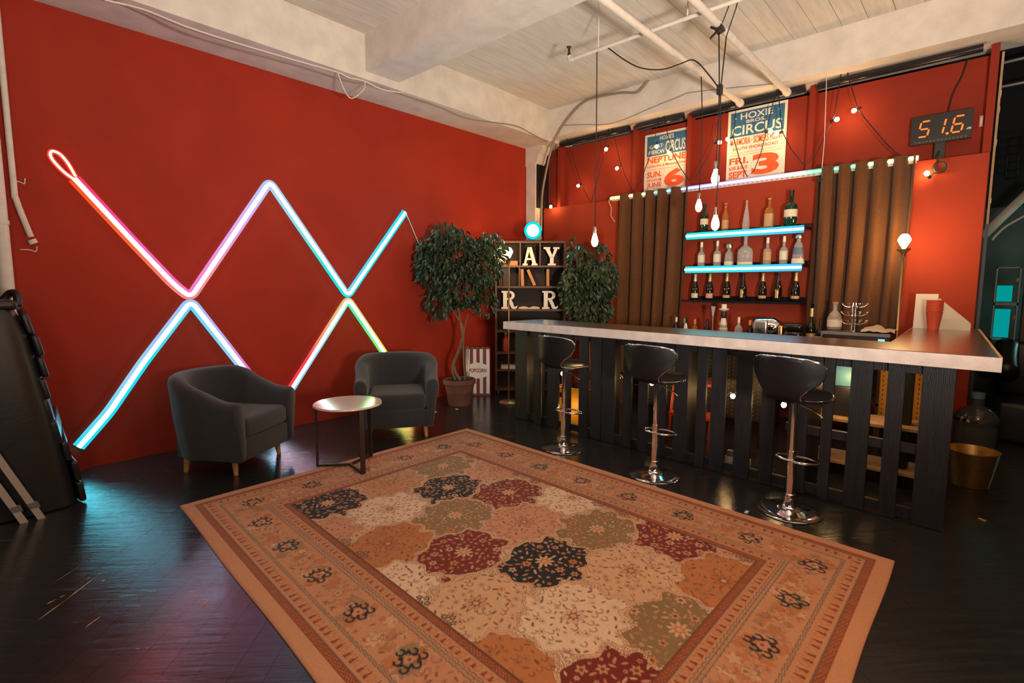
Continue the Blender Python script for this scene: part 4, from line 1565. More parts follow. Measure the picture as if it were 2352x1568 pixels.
for x, foil, lm, lab in ((-2.745, 'foil_w', 'label_cream', 'champagne bottle with a round cream label, first from the curtain'), (-2.555, 'foil', 'label_pink', 'champagne bottle with pink label and pink-gold foil'),
                         (-2.345, 'foil', 'label_tan', 'champagne bottle with gold foil, third from the curtain'), (-2.155, 'black', 'label_gold', 'all-dark champagne bottle with a curved gold emblem in the middle of the row'),
                         (-1.93, 'foil', 'label_tan', 'champagne bottle with bright gold foil, fifth from the curtain'), (-1.765, 'black', 'label_gold', 'all-dark champagne bottle with gold emblem, sixth in the row'),
                         (-1.58, 'foil', 'label_tan', 'champagne bottle with pale gold foil at the far end of the lowest shelf')):
    f0, f1 = (0.08, 0.26) if lm in ('label_cream', 'label_pink') else (0.10, 0.20) if lm == 'label_tan' else (0.12, 0.40)
    pr = wrap(0.0462, f0, f1)
    t = bottle('champagne_bottle', lab, 'bottle', x, Y1, 1.376, 0.325, CH, 'glass_dark', [('foil', foil, FO)], 'champagne bottles on the lowest shelf')
    # label on the front half only
    m2 = MB()
    pts = []
    nn = 12
    wd = 1.25 if lm != 'label_gold' else 0.35
    P = [[(0.0464 * math.sin(a), -0.0464 * math.cos(a), f * 0.325) for a in [(-wd + 2 * wd * q / nn) for q in range(nn + 1)]] for f in (f0, f1)]
    m2.grid(P)
    m2.build('label', lm, t, True)

# ------------------------------------------------------------------ back counter and what stands on it
t = thing('back_counter', 'dark low counter against the red wall behind the bar', 'counter', (0, 0, 0))
MB().box(-3.55, -0.62, 5.95, 6.46, 0.84, 0.875).build('counter_top', 'wood_dark', t)
for x in (-3.5, -2.6, -1.7, -0.70):
    MB().box(x, x + 0.05, 6.0, 6.44, 0.0, 0.84).build('leg_panel', 'wood_dark', t)
MB().box(-3.5, -0.66, 6.0, 6.44, 0.40, 0.42).build('lower_shelf', 'wood_dark', t)
ZC = 0.876
YC = 6.22
CB_ = 'bottles on the back counter'
for x, h, glass, capm, rb, lab in ((-2.84, 0.295, 'glass_dark', 'foil_w', 0.037, 'dark bottle with a white cap, first on the back counter after the curtain'),
                                   (-2.735, 0.285, 'glass_green', 'teal_cap', 0.034, 'bottle with a teal neck on the back counter'),
                                   (-2.60, 0.275, 'amber', 'orange_cap', 0.036, 'amber bottle with an orange cap on the back counter'),
                                   (-2.45, 0.275, 'glass_dark', 'black', 0.036, 'dark bottle with a black cap left of the tall flute'),
                                   (-2.335, 0.26, 'amber', 'orange_cap', 0.030, 'small orange-capped bottle beside the white ceramic bottle'),
                                   (-2.08, 0.32, 'glass_clear', 'foil_w', 0.042, 'clear bottle with a white stopper right of the ceramic bottle'),
                                   (-1.955, 0.295, 'glass_dark', 'orange_cap', 0.036, 'dark wine bottle with orange foil beside the chrome machine'),
                                   (-1.25, 0.33, 'glass_dark', 'black', 0.038, 'short dark bottle with gold band next to the tall black bottle')):
    if 'teal_cap' not in M:
        M['teal_cap'] = mat('teal_foil', (0.02, 0.30, 0.30), 0.4)
        M['orange_cap'] = mat('orange_foil', (0.62, 0.22, 0.05), 0.45)
    bottle('counter_bottle', lab, 'bottle', x, YC + (0.10 if rb < 0.032 else 0.0), ZC, h, body(rb, 0.0135, 0.55, 0.72), glass,
           [('label', 'label_cream', wrap(rb + 0.0008, 0.15, 0.45)), ('cap', capm, [(0.0155, 0.78), (0.0155, 1.0), (0.0, 1.003)])], CB_)
bottle('counter_bottle', 'tall black bottle with a gold streak standing behind the bar near the cork bottle', 'bottle', -1.335, YC, ZC, 0.49, body(0.045, 0.016, 0.42, 0.62), 'glass_dark',
       [('label', 'label_gold', wrap(0.0456, 0.12, 0.36)), ('collar', 'foil', [(0.0175, 0.72), (0.0175, 0.90), (0.0175, 0.901)])], CB_)
bottle('counter_bottle', 'round clear bottle with a cork and cream label beside the wire cup tree', 'bottle', -1.13, YC + 0.03, ZC + 0.2265, 0.29, [(0.060, 0), (0.066, 0.03), (0.066, 0.42), (0.050, 0.56), (0.024, 0.66), (0.018, 0.72), (0.018, 0.86), (0.022, 0.87), (0.022, 0.90)], 'glass_clear',
       [('label', 'label_cream', wrap(0.0668, 0.10, 0.36)), ('cork', 'book_tan', [(0.017, 0.90), (0.026, 0.905), (0.026, 0.985), (0.0, 0.99)]), ('spirit', 'amber', [(0.058, 0.02), (0.062, 0.04), (0.062, 0.46), (0.0, 0.461)])], CB_)
# talavera style ceramic bottle with a hat stopper
t = bottle('ceramic_bottle', 'white ceramic bottle with dark scroll painting and a hat-shaped stopper', 'bottle', -2.245, YC - 0.03, ZC, 0.47, [(0.050, 0), (0.056, 0.02), (0.058, 0.14), (0.052, 0.30), (0.040, 0.46), (0.030, 0.58), (0.026, 0.64)], 'letter',
           [('collar', 'black', [(0.026, 0.64), (0.031, 0.66), (0.034, 0.73), (0.030, 0.79), (0.012, 0.80)]),
            ('hat', 'letter', [(0.012, 0.80), (0.045, 0.835), (0.058, 0.865), (0.058, 0.875), (0.030, 0.880), (0.029, 0.985), (0.0, 0.99)])])
for zz in (0.12, 0.22, 0.33, 0.44):
    for s in (-1, 0, 1):
        a = s * 0.75 + 0.2
        rr = 0.059 - 0.03 * max(0, zz - 0.15)
        c = Vector((rr * math.sin(a), -rr * math.cos(a), zz * 0.47))
        pts = [c + Vector((math.cos(a) * 0.014 * math.cos(q), math.sin(a) * 0.014 * math.cos(q), 0.014 * math.sin(q))) for q in [2 * math.pi * w / 10 for w in range(10)]]
        MB().tube(pts, 0.0028, 5, closed=True).build('painted_scroll', 'book_dark', t, True)
bottle('funnel', 'small white cone pourer between the teal-necked and orange-capped bottles', 'pourer', -2.69, YC - 0.06, ZC, 0.225, [(0.034, 0), (0.034, 0.30), (0.032, 0.55), (0.012, 0.97), (0.0, 1.0)], 'letter')
t = thing('champagne_flute', 'tall slender flute glass with a cyan-lit bowl on the back counter', 'glass', (-2.375, YC - 0.02, ZC))
MB().lathe([(0.0, 0), (0.032, 0.0), (0.030, 0.006), (0.006, 0.012), (0.005, 0.26), (0.008, 0.30), (0.022, 0.40), (0.027, 0.435), (0.025, 0.435), (0.019, 0.40), (0.004, 0.31), (0.0, 0.31)], 16).build('bowl_and_stem', 'glass_clear', t, True, angle=50)
# chrome countertop machine
t = thing('juicer', 'chrome rounded countertop machine with an oval display panel', 'machine', (-1.80, YC, ZC))
mb = MB()
mb.rbox(-0.11, 0.17, -0.11, 0.11, 0.0, 0.13, 0.03, 3)
mb.build('base', 'black_gloss', t, True)
mb = MB()
mb.tube([(-0.11, 0, 0.215), (-0.07, 0, 0.225), (0.10, 0, 0.225), (0.15, 0, 0.21)], [0.07, 0.10, 0.10, 0.075], 20)
mb.build('drum', 'chrome', t, True, angle=60)
mb = MB()
mb.rbox(-0.085, 0.065, -0.125, -0.075, 0.14, 0.30, 0.04, 3)
mb.build('display_bezel', 'steel', t, True)
MB().rbox(-0.06, 0.04, -0.131, -0.115, 0.21, 0.27, 0.006, 2).build('display', 'grey', t, True)
mb = MB()
mb.lathe([(0.0, 0), (0.018, 0), (0.018, 0.006), (0.0, 0.006)], 12)
mb.v = [(p[0] - 0.01, -0.131 - p[2], 0.185 + p[1]) for p in mb.v]
mb.build('dial', 'black', t, True, angle=40)
MB().rbox(0.15, 0.21, -0.07, 0.05, 0.0, 0.25, 0.025, 3).build('side_arm', 'gold', t, True)
t = thing('toaster', 'low black rounded appliance with a blue sheen beside the chrome machine', 'appliance', (-1.47, YC - 0.02, ZC))
MB().rbox(-0.10, 0.075, -0.11, 0.11, 0.0, 0.20, 0.04, 3).build('body', 'black_gloss', t, True)
MB().rbox(-0.105, 0.08, -0.115, 0.115, 0.195, 0.275, 0.055, 4).build('lid', 'black_gloss', t, True)
MB().box(-0.05, 0.06, -0.116, -0.109, 0.10, 0.13).build('name_plate', 'label_gold', t)
# receiver box with wire cup tree on it
t = thing('receiver', 'flat black electronics box with a silver front edge and blue light', 'electronics', (-0.89, 6.16, ZC))
MB().rbox(-0.30, 0.27, -0.19, 0.19, 0.0, 0.225, 0.008, 2).build('case', 'black', t, True, angle=40)
MB().box(-0.30, 0.27, -0.197, -0.191, 0.195, 0.225).build('silver_edge', 'steel', t)
MB().box(0.18, 0.23, -0.197, -0.191, 0.155, 0.172).build('display_light', 'led_blue', t)
MB().box(-0.30, -0.285, -0.197, -0.191, 0.0, 0.194).build('silver_side', 'steel', t)
t = thing('wire_cup_tree', 'chrome wire rack with three tiers of curled arms standing on the electronics box', 'rack', (-0.945, 6.14, ZC + 0.226))
MB().lathe([(0.0, 0), (0.075, 0), (0.075, 0.008), (0.03, 0.012), (0.0, 0.012)], 24).build('foot', 'chrome', t, True, angle=40)
for dx in (-0.012, 0.012):
    MB().tube([(dx, 0, 0.012), (dx, 0, 0.285)], 0.007, 8).build('post', 'chrome', t, True)
for z in (0.08, 0.165, 0.25):
    for q in range(6):
        a = q * math.pi / 3 + z
        c, s = math.cos(a), math.sin(a)
        P = smooth_path([(0, 0, z), (0.04 * c, 0.04 * s, z - 0.012), (0.085 * c, 0.085 * s, z), (0.115 * c, 0.115 * s, z + 0.03), (0.09 * c - 0.01 * s, 0.09 * s + 0.01 * c, z + 0.02)], 4)
        MB().tube(P, 0.0028, 5).build('curled_arm', 'chrome', t, True)
t = thing('napkin', 'crumpled cream napkin draped over the electronics box', 'napkin', (-0.73, 6.12, ZC + 0.229))
G = []
rr_ = random.Random(4)
for i in range(9):
    G.append([(-0.13 + 0.034 * i + rr_.uniform(-.006, .006), -0.14 + 0.035 * j, 0.004 + rr_.uniform(0, 0.03) + 0.05 * max(0, 1 - abs(i - 3) / 3) * (j / 8)) for j in range(9)])
mb = MB().grid(G)
kk = len(mb.v)
nf = len(mb.f)
mb.v += [(p[0], p[1], p[2] - 0.003) for p in mb.v]
mb.f += [tuple(reversed([i + kk for i in f])) for f in mb.f[:nf]]
mb.build('cloth', 'label_cream', t, True)

# ------------------------------------------------------------------ things on the bar wing
t = thing('paper_cup_stack', 'stack of red paper cups on the bar wing', 'cups', (-0.325, 6.20, ZT))
MB().lathe([(0.0, 0.0), (0.042, 0.0), (0.062, 0.155), (0.064, 0.158), (0.064, 0.165)], 28).build('cup', 'red_cup', t, True, angle=40)
for i in range(5):
    z = 0.168 + i * 0.021
    MB().lathe([(0.060, z), (0.064, z + 0.016), (0.067, z + 0.018), (0.067, z + 0.021), (0.058, z + 0.021)], 28).build('cup_rim', 'red_cup', t, True, angle=40)
t = thing('paper_sheet', 'white sheet of card standing upright behind the red cups', 'paper', (-0.40, 6.34, ZT))
mb = MB()
mb.obox((0, 0.02, 0.165), (0.085, 0, 0), (0, 0.002, 0), (0, 0.03, 0.164))
mb.build('sheet', 'paper', t)
t = thing('folded_cloth', 'pale yellow folded triangular card leaning beside the red cups', 'card', (-0.20, 6.36, ZT))
mb = MB()
mb.prism([(-0.12, 0.0), (0.13, 0.0), (0.13, 0.065), (-0.10, 0.285), (-0.12, 0.285)], 'y', 0.0, 0.02)
mb.build('back_fold', 'label_cream', t)
mb = MB()
mb.prism([(-0.10, 0.0), (0.135, 0.0), (0.135, 0.06), (0.05, 0.085), (-0.10, 0.10)], 'y', -0.045, -0.03)
mb.build('front_fold', 'label_cream', t)


# ------------------------------------------------------------------ floor lamps
def floor_lamp(label, x, y, h, base):
    t = thing('floor_lamp', label, 'floor lamp', (x, y, 0))
    MB().lathe([(0.0, 0.0), (0.125, 0.0), (0.13, 0.008), (0.12, 0.022), (0.05, 0.036), (0.014, 0.05), (0.0, 0.05)], 32).build('base', 'brass_lamp', t, True, angle=50)
    MB().tube([(0, 0, 0.045), (0, 0, h - 0.15)], 0.0105, 10).build('pole', 'brass_lamp', t, True)
    MB().lathe([(0.0, h - 0.17), (0.012, h - 0.17), (0.022, h - 0.13), (0.05, h - 0.105), (0.055, h - 0.10), (0.055, h - 0.092), (0.018, h - 0.09), (0.0, h - 0.09)], 20).build('cup', 'brass_lamp', t, True, angle=50)
    mb = MB()
    rb = 0.052
    mb.lathe([(0.012, h - 0.09), (0.02, h - 0.075), (0.036, h - 0.045), (rb, h - 0.01), (0.038, h + 0.025), (0.02, h + 0.043), (0.0, h + 0.047)], 20)
    mb.build('bulb', 'lampbulb', t, True)
    return t


floor_lamp('slim brass floor lamp with a bare bulb in front of the bookcase', -4.60, 5.02, 2.00, 0.13)
floor_lamp('brass floor lamp with a bare bulb beside the ochre curtain', -0.585, 6.13, 1.99, 0.13)


# ------------------------------------------------------------------ posters
def poster(label, x0, x1, z0, z1, y=6.786):
    t = thing('circus_poster', label, 'poster', (0, 0, 0), 0, 'circus posters')
    MB().box(x0, x1, y, y + 0.006, z0, z1).build('sheet', 'paper', t)
    return t


YP = 6.786
t = poster('smaller circus poster with a big orange 6 and the word NEPTUNE', -3.645, -3.0, 2.80, 3.63)
MB().box(-3.61, -3.035, YP - 0.002, YP, 3.335, 3.60).build('blue_panel', 'blue_print', t)
L_ = lambda s, x, z, w, h, m, b=0.02, sh=0.0: lettering(s, x, z, w, h, YP - 0.0035, m, t, b, sh)
L_("HOXIE'S", -3.42, 3.53, 0.20, 0.055, 'paper', 0.015)
L_('\u00b7GREAT\u00b7', -3.585, 3.435, 0.22, 0.05, 'paper', 0.015)
L_('AMERICAN', -3.59, 3.355, 0.235, 0.055, 'paper', 0.015)
L_('CIRCUS', -3.335, 3.355, 0.28, 0.15, 'paper', 0.015)
L_('NEPTUNE', -3.60, 3.235, 0.555, 0.085, 'orange_print', 0.03)
L_('Corlies Ave. & Memorial Drive', -3.605, 3.18, 0.56, 0.038, 'orange_print', 0.012)
MB().box(-3.605, -3.04, YP - 0.001, YP, 3.148, 3.152).build('rule', 'orange_print', t)
L_('SUN.', -3.60, 3.045, 0.22, 0.08, 'orange_print', 0.03)
L_('2:00 & 4:00 P.M.', -3.60, 2.988, 0.22, 0.042, 'orange_print', 0.01)
L_('JUNE', -3.60, 2.895, 0.22, 0.08, 'orange_print', 0.03)
L_('6', -3.345, 2.895, 0.285, 0.235, 'orange_print', 0.045)

t = poster('larger circus poster with a big orange 3 hanging higher on the red wall', -2.51, -1.835, 2.855, 3.70)
MB().box(-2.475, -1.865, YP - 0.002, YP, 3.375, 3.67).build('blue_panel', 'blue_print', t)
L_('HOXIE', -2.36, 3.575, 0.37, 0.075, 'paper', 0.015)
L_('BROS.', -2.29, 3.525, 0.22, 0.038, 'paper', 0.015)
L_('CIRCUS', -2.455, 3.395, 0.57, 0.115, 'paper', 0.015)
for sx, sz in ((-2.42, 3.60), (-1.92, 3.615)):
    star = [(sx + (0.017 if k % 2 == 0 else 0.007) * math.sin(k * math.pi / 5), sz + (0.017 if k % 2 == 0 else 0.007) * math.cos(k * math.pi / 5)) for k in range(10)]
    mb = MB()
    mb.add([(sx, YP - 0.0035, sz)] + [(p[0], YP - 0.0035, p[1]) for p in star], [(0, k + 1, (k + 1) % 10 + 1) for k in range(10)])
    mb.build('star', 'paper', t)
L_('MARMORA \u00b7 SOMERS POINT', -2.47, 3.275, 0.60, 0.085, 'orange_print', 0.02)
L_('SOUTH SHORE ROAD', -2.44, 3.215, 0.52, 0.04, 'orange_print', 0.02)
L_('AUSPICES MARMORA FIRE COMPANY', -2.46, 3.178, 0.57, 0.012, 'orange_print', 0.0)
MB().box(-2.47, -1.875, YP - 0.001, YP, 3.155, 3.159).build('rule', 'orange_print', t)
L_('FRI.', -2.475, 3.05, 0.23, 0.08, 'orange_print', 0.03)
L_('6:00 & 8:15', -2.475, 2.985, 0.22, 0.045, 'orange_print', 0.02)
L_('SEPT.', -2.475, 2.885, 0.235, 0.08, 'orange_print', 0.03)
L_('3', -2.205, 2.895, 0.31, 0.245, 'orange_print', 0.045)

# ------------------------------------------------------------------ LED level display
t = thing('led_display', 'black digital sound level display reading 51.6 with glowing orange digits', 'display', (0, 0, 0))
yd = 6.70
MB().box(-0.655, -0.19, yd, yd + 0.05, 2.955, 3.225).build('case', 'black', t)
MB().box(-0.46, -0.38, yd + 0.02, yd + 0.08, 2.80, 2.955).build('wall_bracket', 'black', t)
SEG = {'5': 'afgcd', '1': 'bc', '6': 'afgcde', }
def digit(x, z, w, h, segs):
    th = 0.0135
    sl = 0.16
    def bar(xa, za, xb, zb):
        pts = []
        dx, dz = xb - xa, zb - za
        l = math.hypot(dx, dz)
        nx, nz = -dz / l * th / 2, dx / l * th / 2
        ex, ez = dx / l * th * 0.35, dz / l * th * 0.35
        P = [(xa + ex * 0 + nx, za + nz), (xa - ex, za - ez), (xa - nx, za - nz), (xb - nx, zb - nz), (xb + ex, zb + ez), (xb + nx, zb + nz)]
        P = [(px + (pz - z) * sl, pz) for px, pz in P]
        MB().prism(P, 'y', yd - 0.004, yd - 0.0005).build('segment', 'led_red', t)
    g = th * 0.9
    xm, xM, zm, zM, zh = x, x + w, z, z + h, z + h / 2
    T = {'a': (xm + g, zM, xM - g, zM), 'b': (xM, zh + g, xM, zM - g), 'c': (xM, zm + g, xM, zh - g), 'd': (xm + g, zm, xM - g, zm), 'e': (xm, zm + g, xm, zh - g), 'f': (xm, zh + g, xm, zM - g), 'g': (xm + g, zh, xM - g, zh)}
    for s in segs:
        bar(*T[s])
digit(-0.60, 3.025, 0.075, 0.145, SEG['5'])
digit(-0.485, 3.025, 0.075, 0.145, SEG['1'])
digit(-0.345, 3.025, 0.075, 0.145, SEG['6'])
MB().prism([(-0.372 + 0.012 * math.cos(q * math.pi / 4), 3.024 + 0.012 * math.sin(q * math.pi / 4)) for q in range(8)], 'y', yd - 0.004, yd - 0.0005).build('decimal_point', 'led_red', t)
mb = text_mesh('dB', 0.036, 0.018, 0, 0.02)
mb.v = [(p[0] - 0.232, yd - 0.001, p[2] + 3.035) for p in mb.v]
mb.build('lettering', 'white_plastic', t)
for zz in (2.967, 2.978):
    for i in range(14):
        MB().box(-0.62 + i * 0.029, -0.602 + i * 0.029, yd - 0.0012, yd, zz, zz + 0.003).build('scale_mark', 'grey', t)
t = thing('display_cable', 'dark cable running down from the top rail to the digital display', 'cable', (0, 0, 0))
MB().tube(smooth_path([(-0.27, 6.76, 3.70), (-0.30, 6.77, 3.56), (-0.36, 6.77, 3.40), (-0.38, 6.75, 3.23)], 5), 0.006, 6).build('cord', 'cable', t, True)
t = thing('wall_switch', 'small pale vertical switch plate on the red wall by the display', 'switch', (0, 0, 0))
MB().box(-0.145, -0.118, 6.788, 6.80, 3.06, 3.16).build('plate', 'label_pink', t)
MB().box(-0.138, -0.125, 6.784, 6.788, 3.085, 3.135).build('toggle', 'label_cream', t)
# coiled cable with one bulb under the display
t = thing('coiled_string_light', 'coiled black cable end with a single glowing bulb under the display', 'string light', (0, 0, 0))
for k in range(3):
    c = (-0.41 + 0.006 * k, 6.655 - 0.006 * k, 2.70)
    MB().tube([(c[0] + 0.045 * math.cos(a), c[1], c[2] + 0.05 * math.sin(a)) for a in [2 * math.pi * q / 24 for q in range(24)]], 0.007, 6, closed=True).build('coil', 'cable', t, True)
MB().tube(smooth_path([(-0.42, 6.655, 2.75), (-0.43, 6.66, 2.80), (-0.42, 6.68, 2.86)], 4), 0.006, 6).build('cord', 'cable', t, True)
MB().tube(smooth_path([(-0.44, 6.65, 2.66), (-0.46, 6.64, 2.63), (-0.475, 6.63, 2.615)], 4), 0.006, 6).build('cord_tail', 'cable', t, True)
MB().tube([(-0.468, 6.63, 2.605), (-0.485, 6.61, 2.63)], 0.014, 10).build('socket', 'black', t, True, angle=50)
mb = MB()
mb.lathe([(0.0, -0.024), (0.014, -0.018), (0.024, 0.0), (0.02, 0.015), (0.008, 0.024), (0.0, 0.026)], 14, (-0.495, 6.60, 2.648))
mb.build('bulb', 'bulb', t, True)

# ------------------------------------------------------------------ string lights on the partition
def string_light(label, pts, bulbs, y):
    t = thing('string_light', label, 'string light', (0, 0, 0), 0, 'bulb strings on the red partition')
    MB().tube([(p[0], y, p[2]) for p in pts], 0.0055, 6).build('cord', 'cable', t, True)
    for (b, dx, dz) in bulbs:
        d = Vector((dx, -0.25, dz)).normalized()
        p = Vector((b[0], y - 0.01, b[2]))
        MB().tube([p - d * 0.065, p - d * 0.02], 0.013, 10).build('socket', 'black', t, True, angle=50)
        mb = MB()
        prof = [(0.0, -0.024), (0.012, -0.020), (0.020, -0.008), (0.0225, 0.006), (0.017, 0.019), (0.0, 0.025)]
        mb.lathe(prof, 14)
        q = d.to_track_quat('Z', 'Y')
        mb.v = [tuple(p + q @ Vector(v)) for v in mb.v]
        mb.build('bulb', 'bulb', t, True)
    return t


YS = 6.575
string_light('bulb string zigzagging from the corner column to the smaller poster',
             [(-5.125, 6.575, 2.922), (-5.146, 6.575, 3.289), (-5.033, 6.575, 3.729), (-4.936, 6.575, 3.930), (-4.852, 6.575, 3.812), (-4.701, 6.575, 3.418), (-4.553, 6.575, 3.049), (-4.480, 6.575, 2.914), (-4.386, 6.575, 2.777), (-4.322, 6.575, 2.976), (-4.196, 6.575, 3.339), (-4.112, 6.575, 3.746), (-4.079, 6.575, 3.834), (-4.026, 6.575, 3.699), (-3.971, 6.575, 3.482), (-3.910, 6.575, 3.283), (-3.822, 6.575, 3.075), (-3.687, 6.575, 2.839), (-3.578, 6.575, 2.983), (-3.470, 6.575, 3.254), (-3.394, 6.575, 3.439)],
             list(zip([(-5.001, 6.575, 3.840), (-4.135, 6.575, 3.492), (-3.950, 6.575, 3.200), (-4.608, 6.575, 3.043), (-5.123, 6.575, 2.788)], (-0.3, -0.2, -0.6, -0.7, 0.1), (-0.6, -0.5, -0.5, -0.3, -0.8))), YS)
string_light('bulb string looped across both circus posters',
             [(-3.395, 6.575, 3.467), (-3.348, 6.575, 3.765), (-3.314, 6.575, 3.857), (-3.276, 6.575, 3.793), (-3.205, 6.575, 3.505), (-3.131, 6.575, 3.272), (-3.023, 6.575, 3.074), (-2.894, 6.575, 2.893), (-2.799, 6.575, 2.950), (-2.684, 6.575, 3.130), (-2.594, 6.575, 3.308), (-2.553, 6.575, 3.599), (-2.352, 6.575, 3.727), (-2.353, 6.575, 3.507), (-2.365, 6.575, 3.333), (-2.270, 6.575, 3.029), (-2.182, 6.575, 2.844), (-2.106, 6.575, 2.904), (-2.038, 6.575, 3.101), (-1.992, 6.575, 3.327), (-1.933, 6.575, 3.637), (-1.892, 6.575, 3.812), (-1.867, 6.575, 3.598), (-1.824, 6.575, 3.295), (-1.714, 6.575, 3.071), (-1.567, 6.575, 2.868), (-1.467, 6.575, 2.983), (-1.343, 6.575, 3.279)],
             list(zip([(-3.355, 6.575, 3.393), (-3.179, 6.575, 3.280), (-2.524, 6.575, 3.296), (-2.426, 6.575, 3.319), (-1.945, 6.575, 3.313), (-1.874, 6.575, 3.276)], (0.1, -0.3, 0.9, -0.9, 0.9, -0.8), (-0.7, -0.7, -0.1, -0.2, -0.1, -0.2))), YS)
string_light('bulb string with two bright bulbs hooked over the rail right of the posters',
             [(-1.343, 6.575, 3.279), (-1.312, 6.575, 3.376), (-1.287, 6.575, 3.689), (-1.265, 6.575, 3.858), (-1.237, 6.575, 3.842), (-1.177, 6.575, 3.618), (-1.114, 6.575, 3.408), (-1.046, 6.575, 3.285), (-0.940, 6.575, 3.134), (-0.840, 6.575, 2.987), (-0.758, 6.575, 2.888), (-0.688, 6.575, 2.826)],
             list(zip([(-1.289, 6.575, 3.313), (-1.135, 6.575, 3.369)], (0.9, -0.9), (0.1, -0.35))), YS)
t = thing('hanging_wire', 'thin pale wire hanging straight down in front of the red wall', 'wire', (0, 0, 0))
MB().tube([(-1.395, 6.450, 3.986), (-1.380, 6.450, 3.634), (-1.367, 6.450, 3.056), (-1.374, 6.450, 2.810)], 0.0035, 6).build('cord', 'cable_w', t, True)


# ------------------------------------------------------------------ pendant bulbs over the bar
def pendant(label, cord, bulb_at):
    t = thing('pendant_bulb', label, 'pendant lamp', (0, 0, 0), 0, 'bare pendant bulbs over the bar')
    bx_, by_, bz_ = bulb_at
    MB().tube(cord + [(bx_, by_, bz_ + 0.11)], 0.0055, 6).build('cord', 'cable', t, True)
    MB().lathe([(0.006, 0.125), (0.014, 0.115), (0.017, 0.085), (0.017, 0.055), (0.0, 0.055)], 14, bulb_at).build('socket', 'steel', t, True, angle=50)
    MB().lathe([(0.014, 0.058), (0.016, 0.045), (0.026, 0.015), (0.033, -0.018), (0.030, -0.045), (0.016, -0.066), (0.0, -0.071)], 18, bulb_at).build('bulb', 'bulb_big', t, True)
    return t


pa = [(-2.862, 4.370, 2.002)][0]
pendant('bare pendant bulb hanging alone in front of the bushy ficus', smooth_path([(-1.699, 4.370, 3.129), (-1.744, 4.370, 3.197), (-1.828, 4.370, 3.314), (-1.897, 4.370, 3.394), (-1.953, 4.370, 3.423), (-2.029, 4.370, 3.416), (-2.206, 4.370, 3.414), (-2.416, 4.370, 3.485), (-2.596, 4.370, 3.612), (-2.756, 4.370, 3.753), (-2.822, 4.370, 3.780), (-2.870, 4.370, 3.763), (-2.873, 4.370, 3.670)], 4) + [(-2.864, 4.370, 3.031)], pa)
pb = [(-2.264, 5.400, 2.389)][0]
pendant('bare pendant bulb hanging in front of the dark green bottle on the top shelf', [(-2.29, 5.4, 3.68)] + [(pb[0], 5.4, 3.3)], pb)
pc = [(-1.761, 4.520, 2.476)][0]
pd = [(-1.737, 4.500, 2.091)][0]
pendant('upper of the two pendant bulbs hung on the paired cords', [(-1.781, 4.520, 3.638), (-1.766, 4.520, 3.376), (-1.757, 4.520, 3.173), (-1.754, 4.520, 2.850)], pc)
pendant('lowest pendant bulb, dangling in front of the top bottle shelf', [(-1.710, 4.500, 3.576), (-1.739, 4.500, 3.163), (-1.725, 4.500, 2.839), (-1.731, 4.500, 2.379)], pd)
t = thing('cable_clamp', 'black spring clamp gripping the second ceiling pipe with two cords through it', 'clamp', (0, 0, 0))
c = [(-1.774, 4.520, 3.660)][0]
mb = MB()
mb.obox(c, (0.03, 0, 0.01), (0, 0.03, 0), (-0.008, 0, 0.022))
mb.build('jaw', 'black', t)
for dz in (0.03, -0.035):
    mb = MB()
    mb.obox((c[0] - 0.045, c[1], c[2] + dz * 0.7), (0.03, 0, -dz * 0.6), (0, 0.012, 0), (0.004, 0, 0.008))
    mb.build('handle', 'black', t)
MB().tube([(-1.771, 4.520, 3.666), (-1.714, 4.520, 3.803), (-1.683, 4.520, 3.885)], 0.005, 6).build('cord', 'cable', t, True)
MB().tube([(-1.718, 4.520, 3.585), (-1.650, 4.520, 3.781), (-1.630, 4.520, 3.867)], 0.005, 6).build('cord', 'cable', t, True)
c = [(-1.750, 4.510, 3.175)][0]
mb = MB()
mb.rbox(c[0] - 0.022, c[0] + 0.022, c[1] - 0.02, c[1] + 0.02, c[2] - 0.04, c[2] + 0.04, 0.008, 2)
mb.build('cord_junction', 'black', t, True)

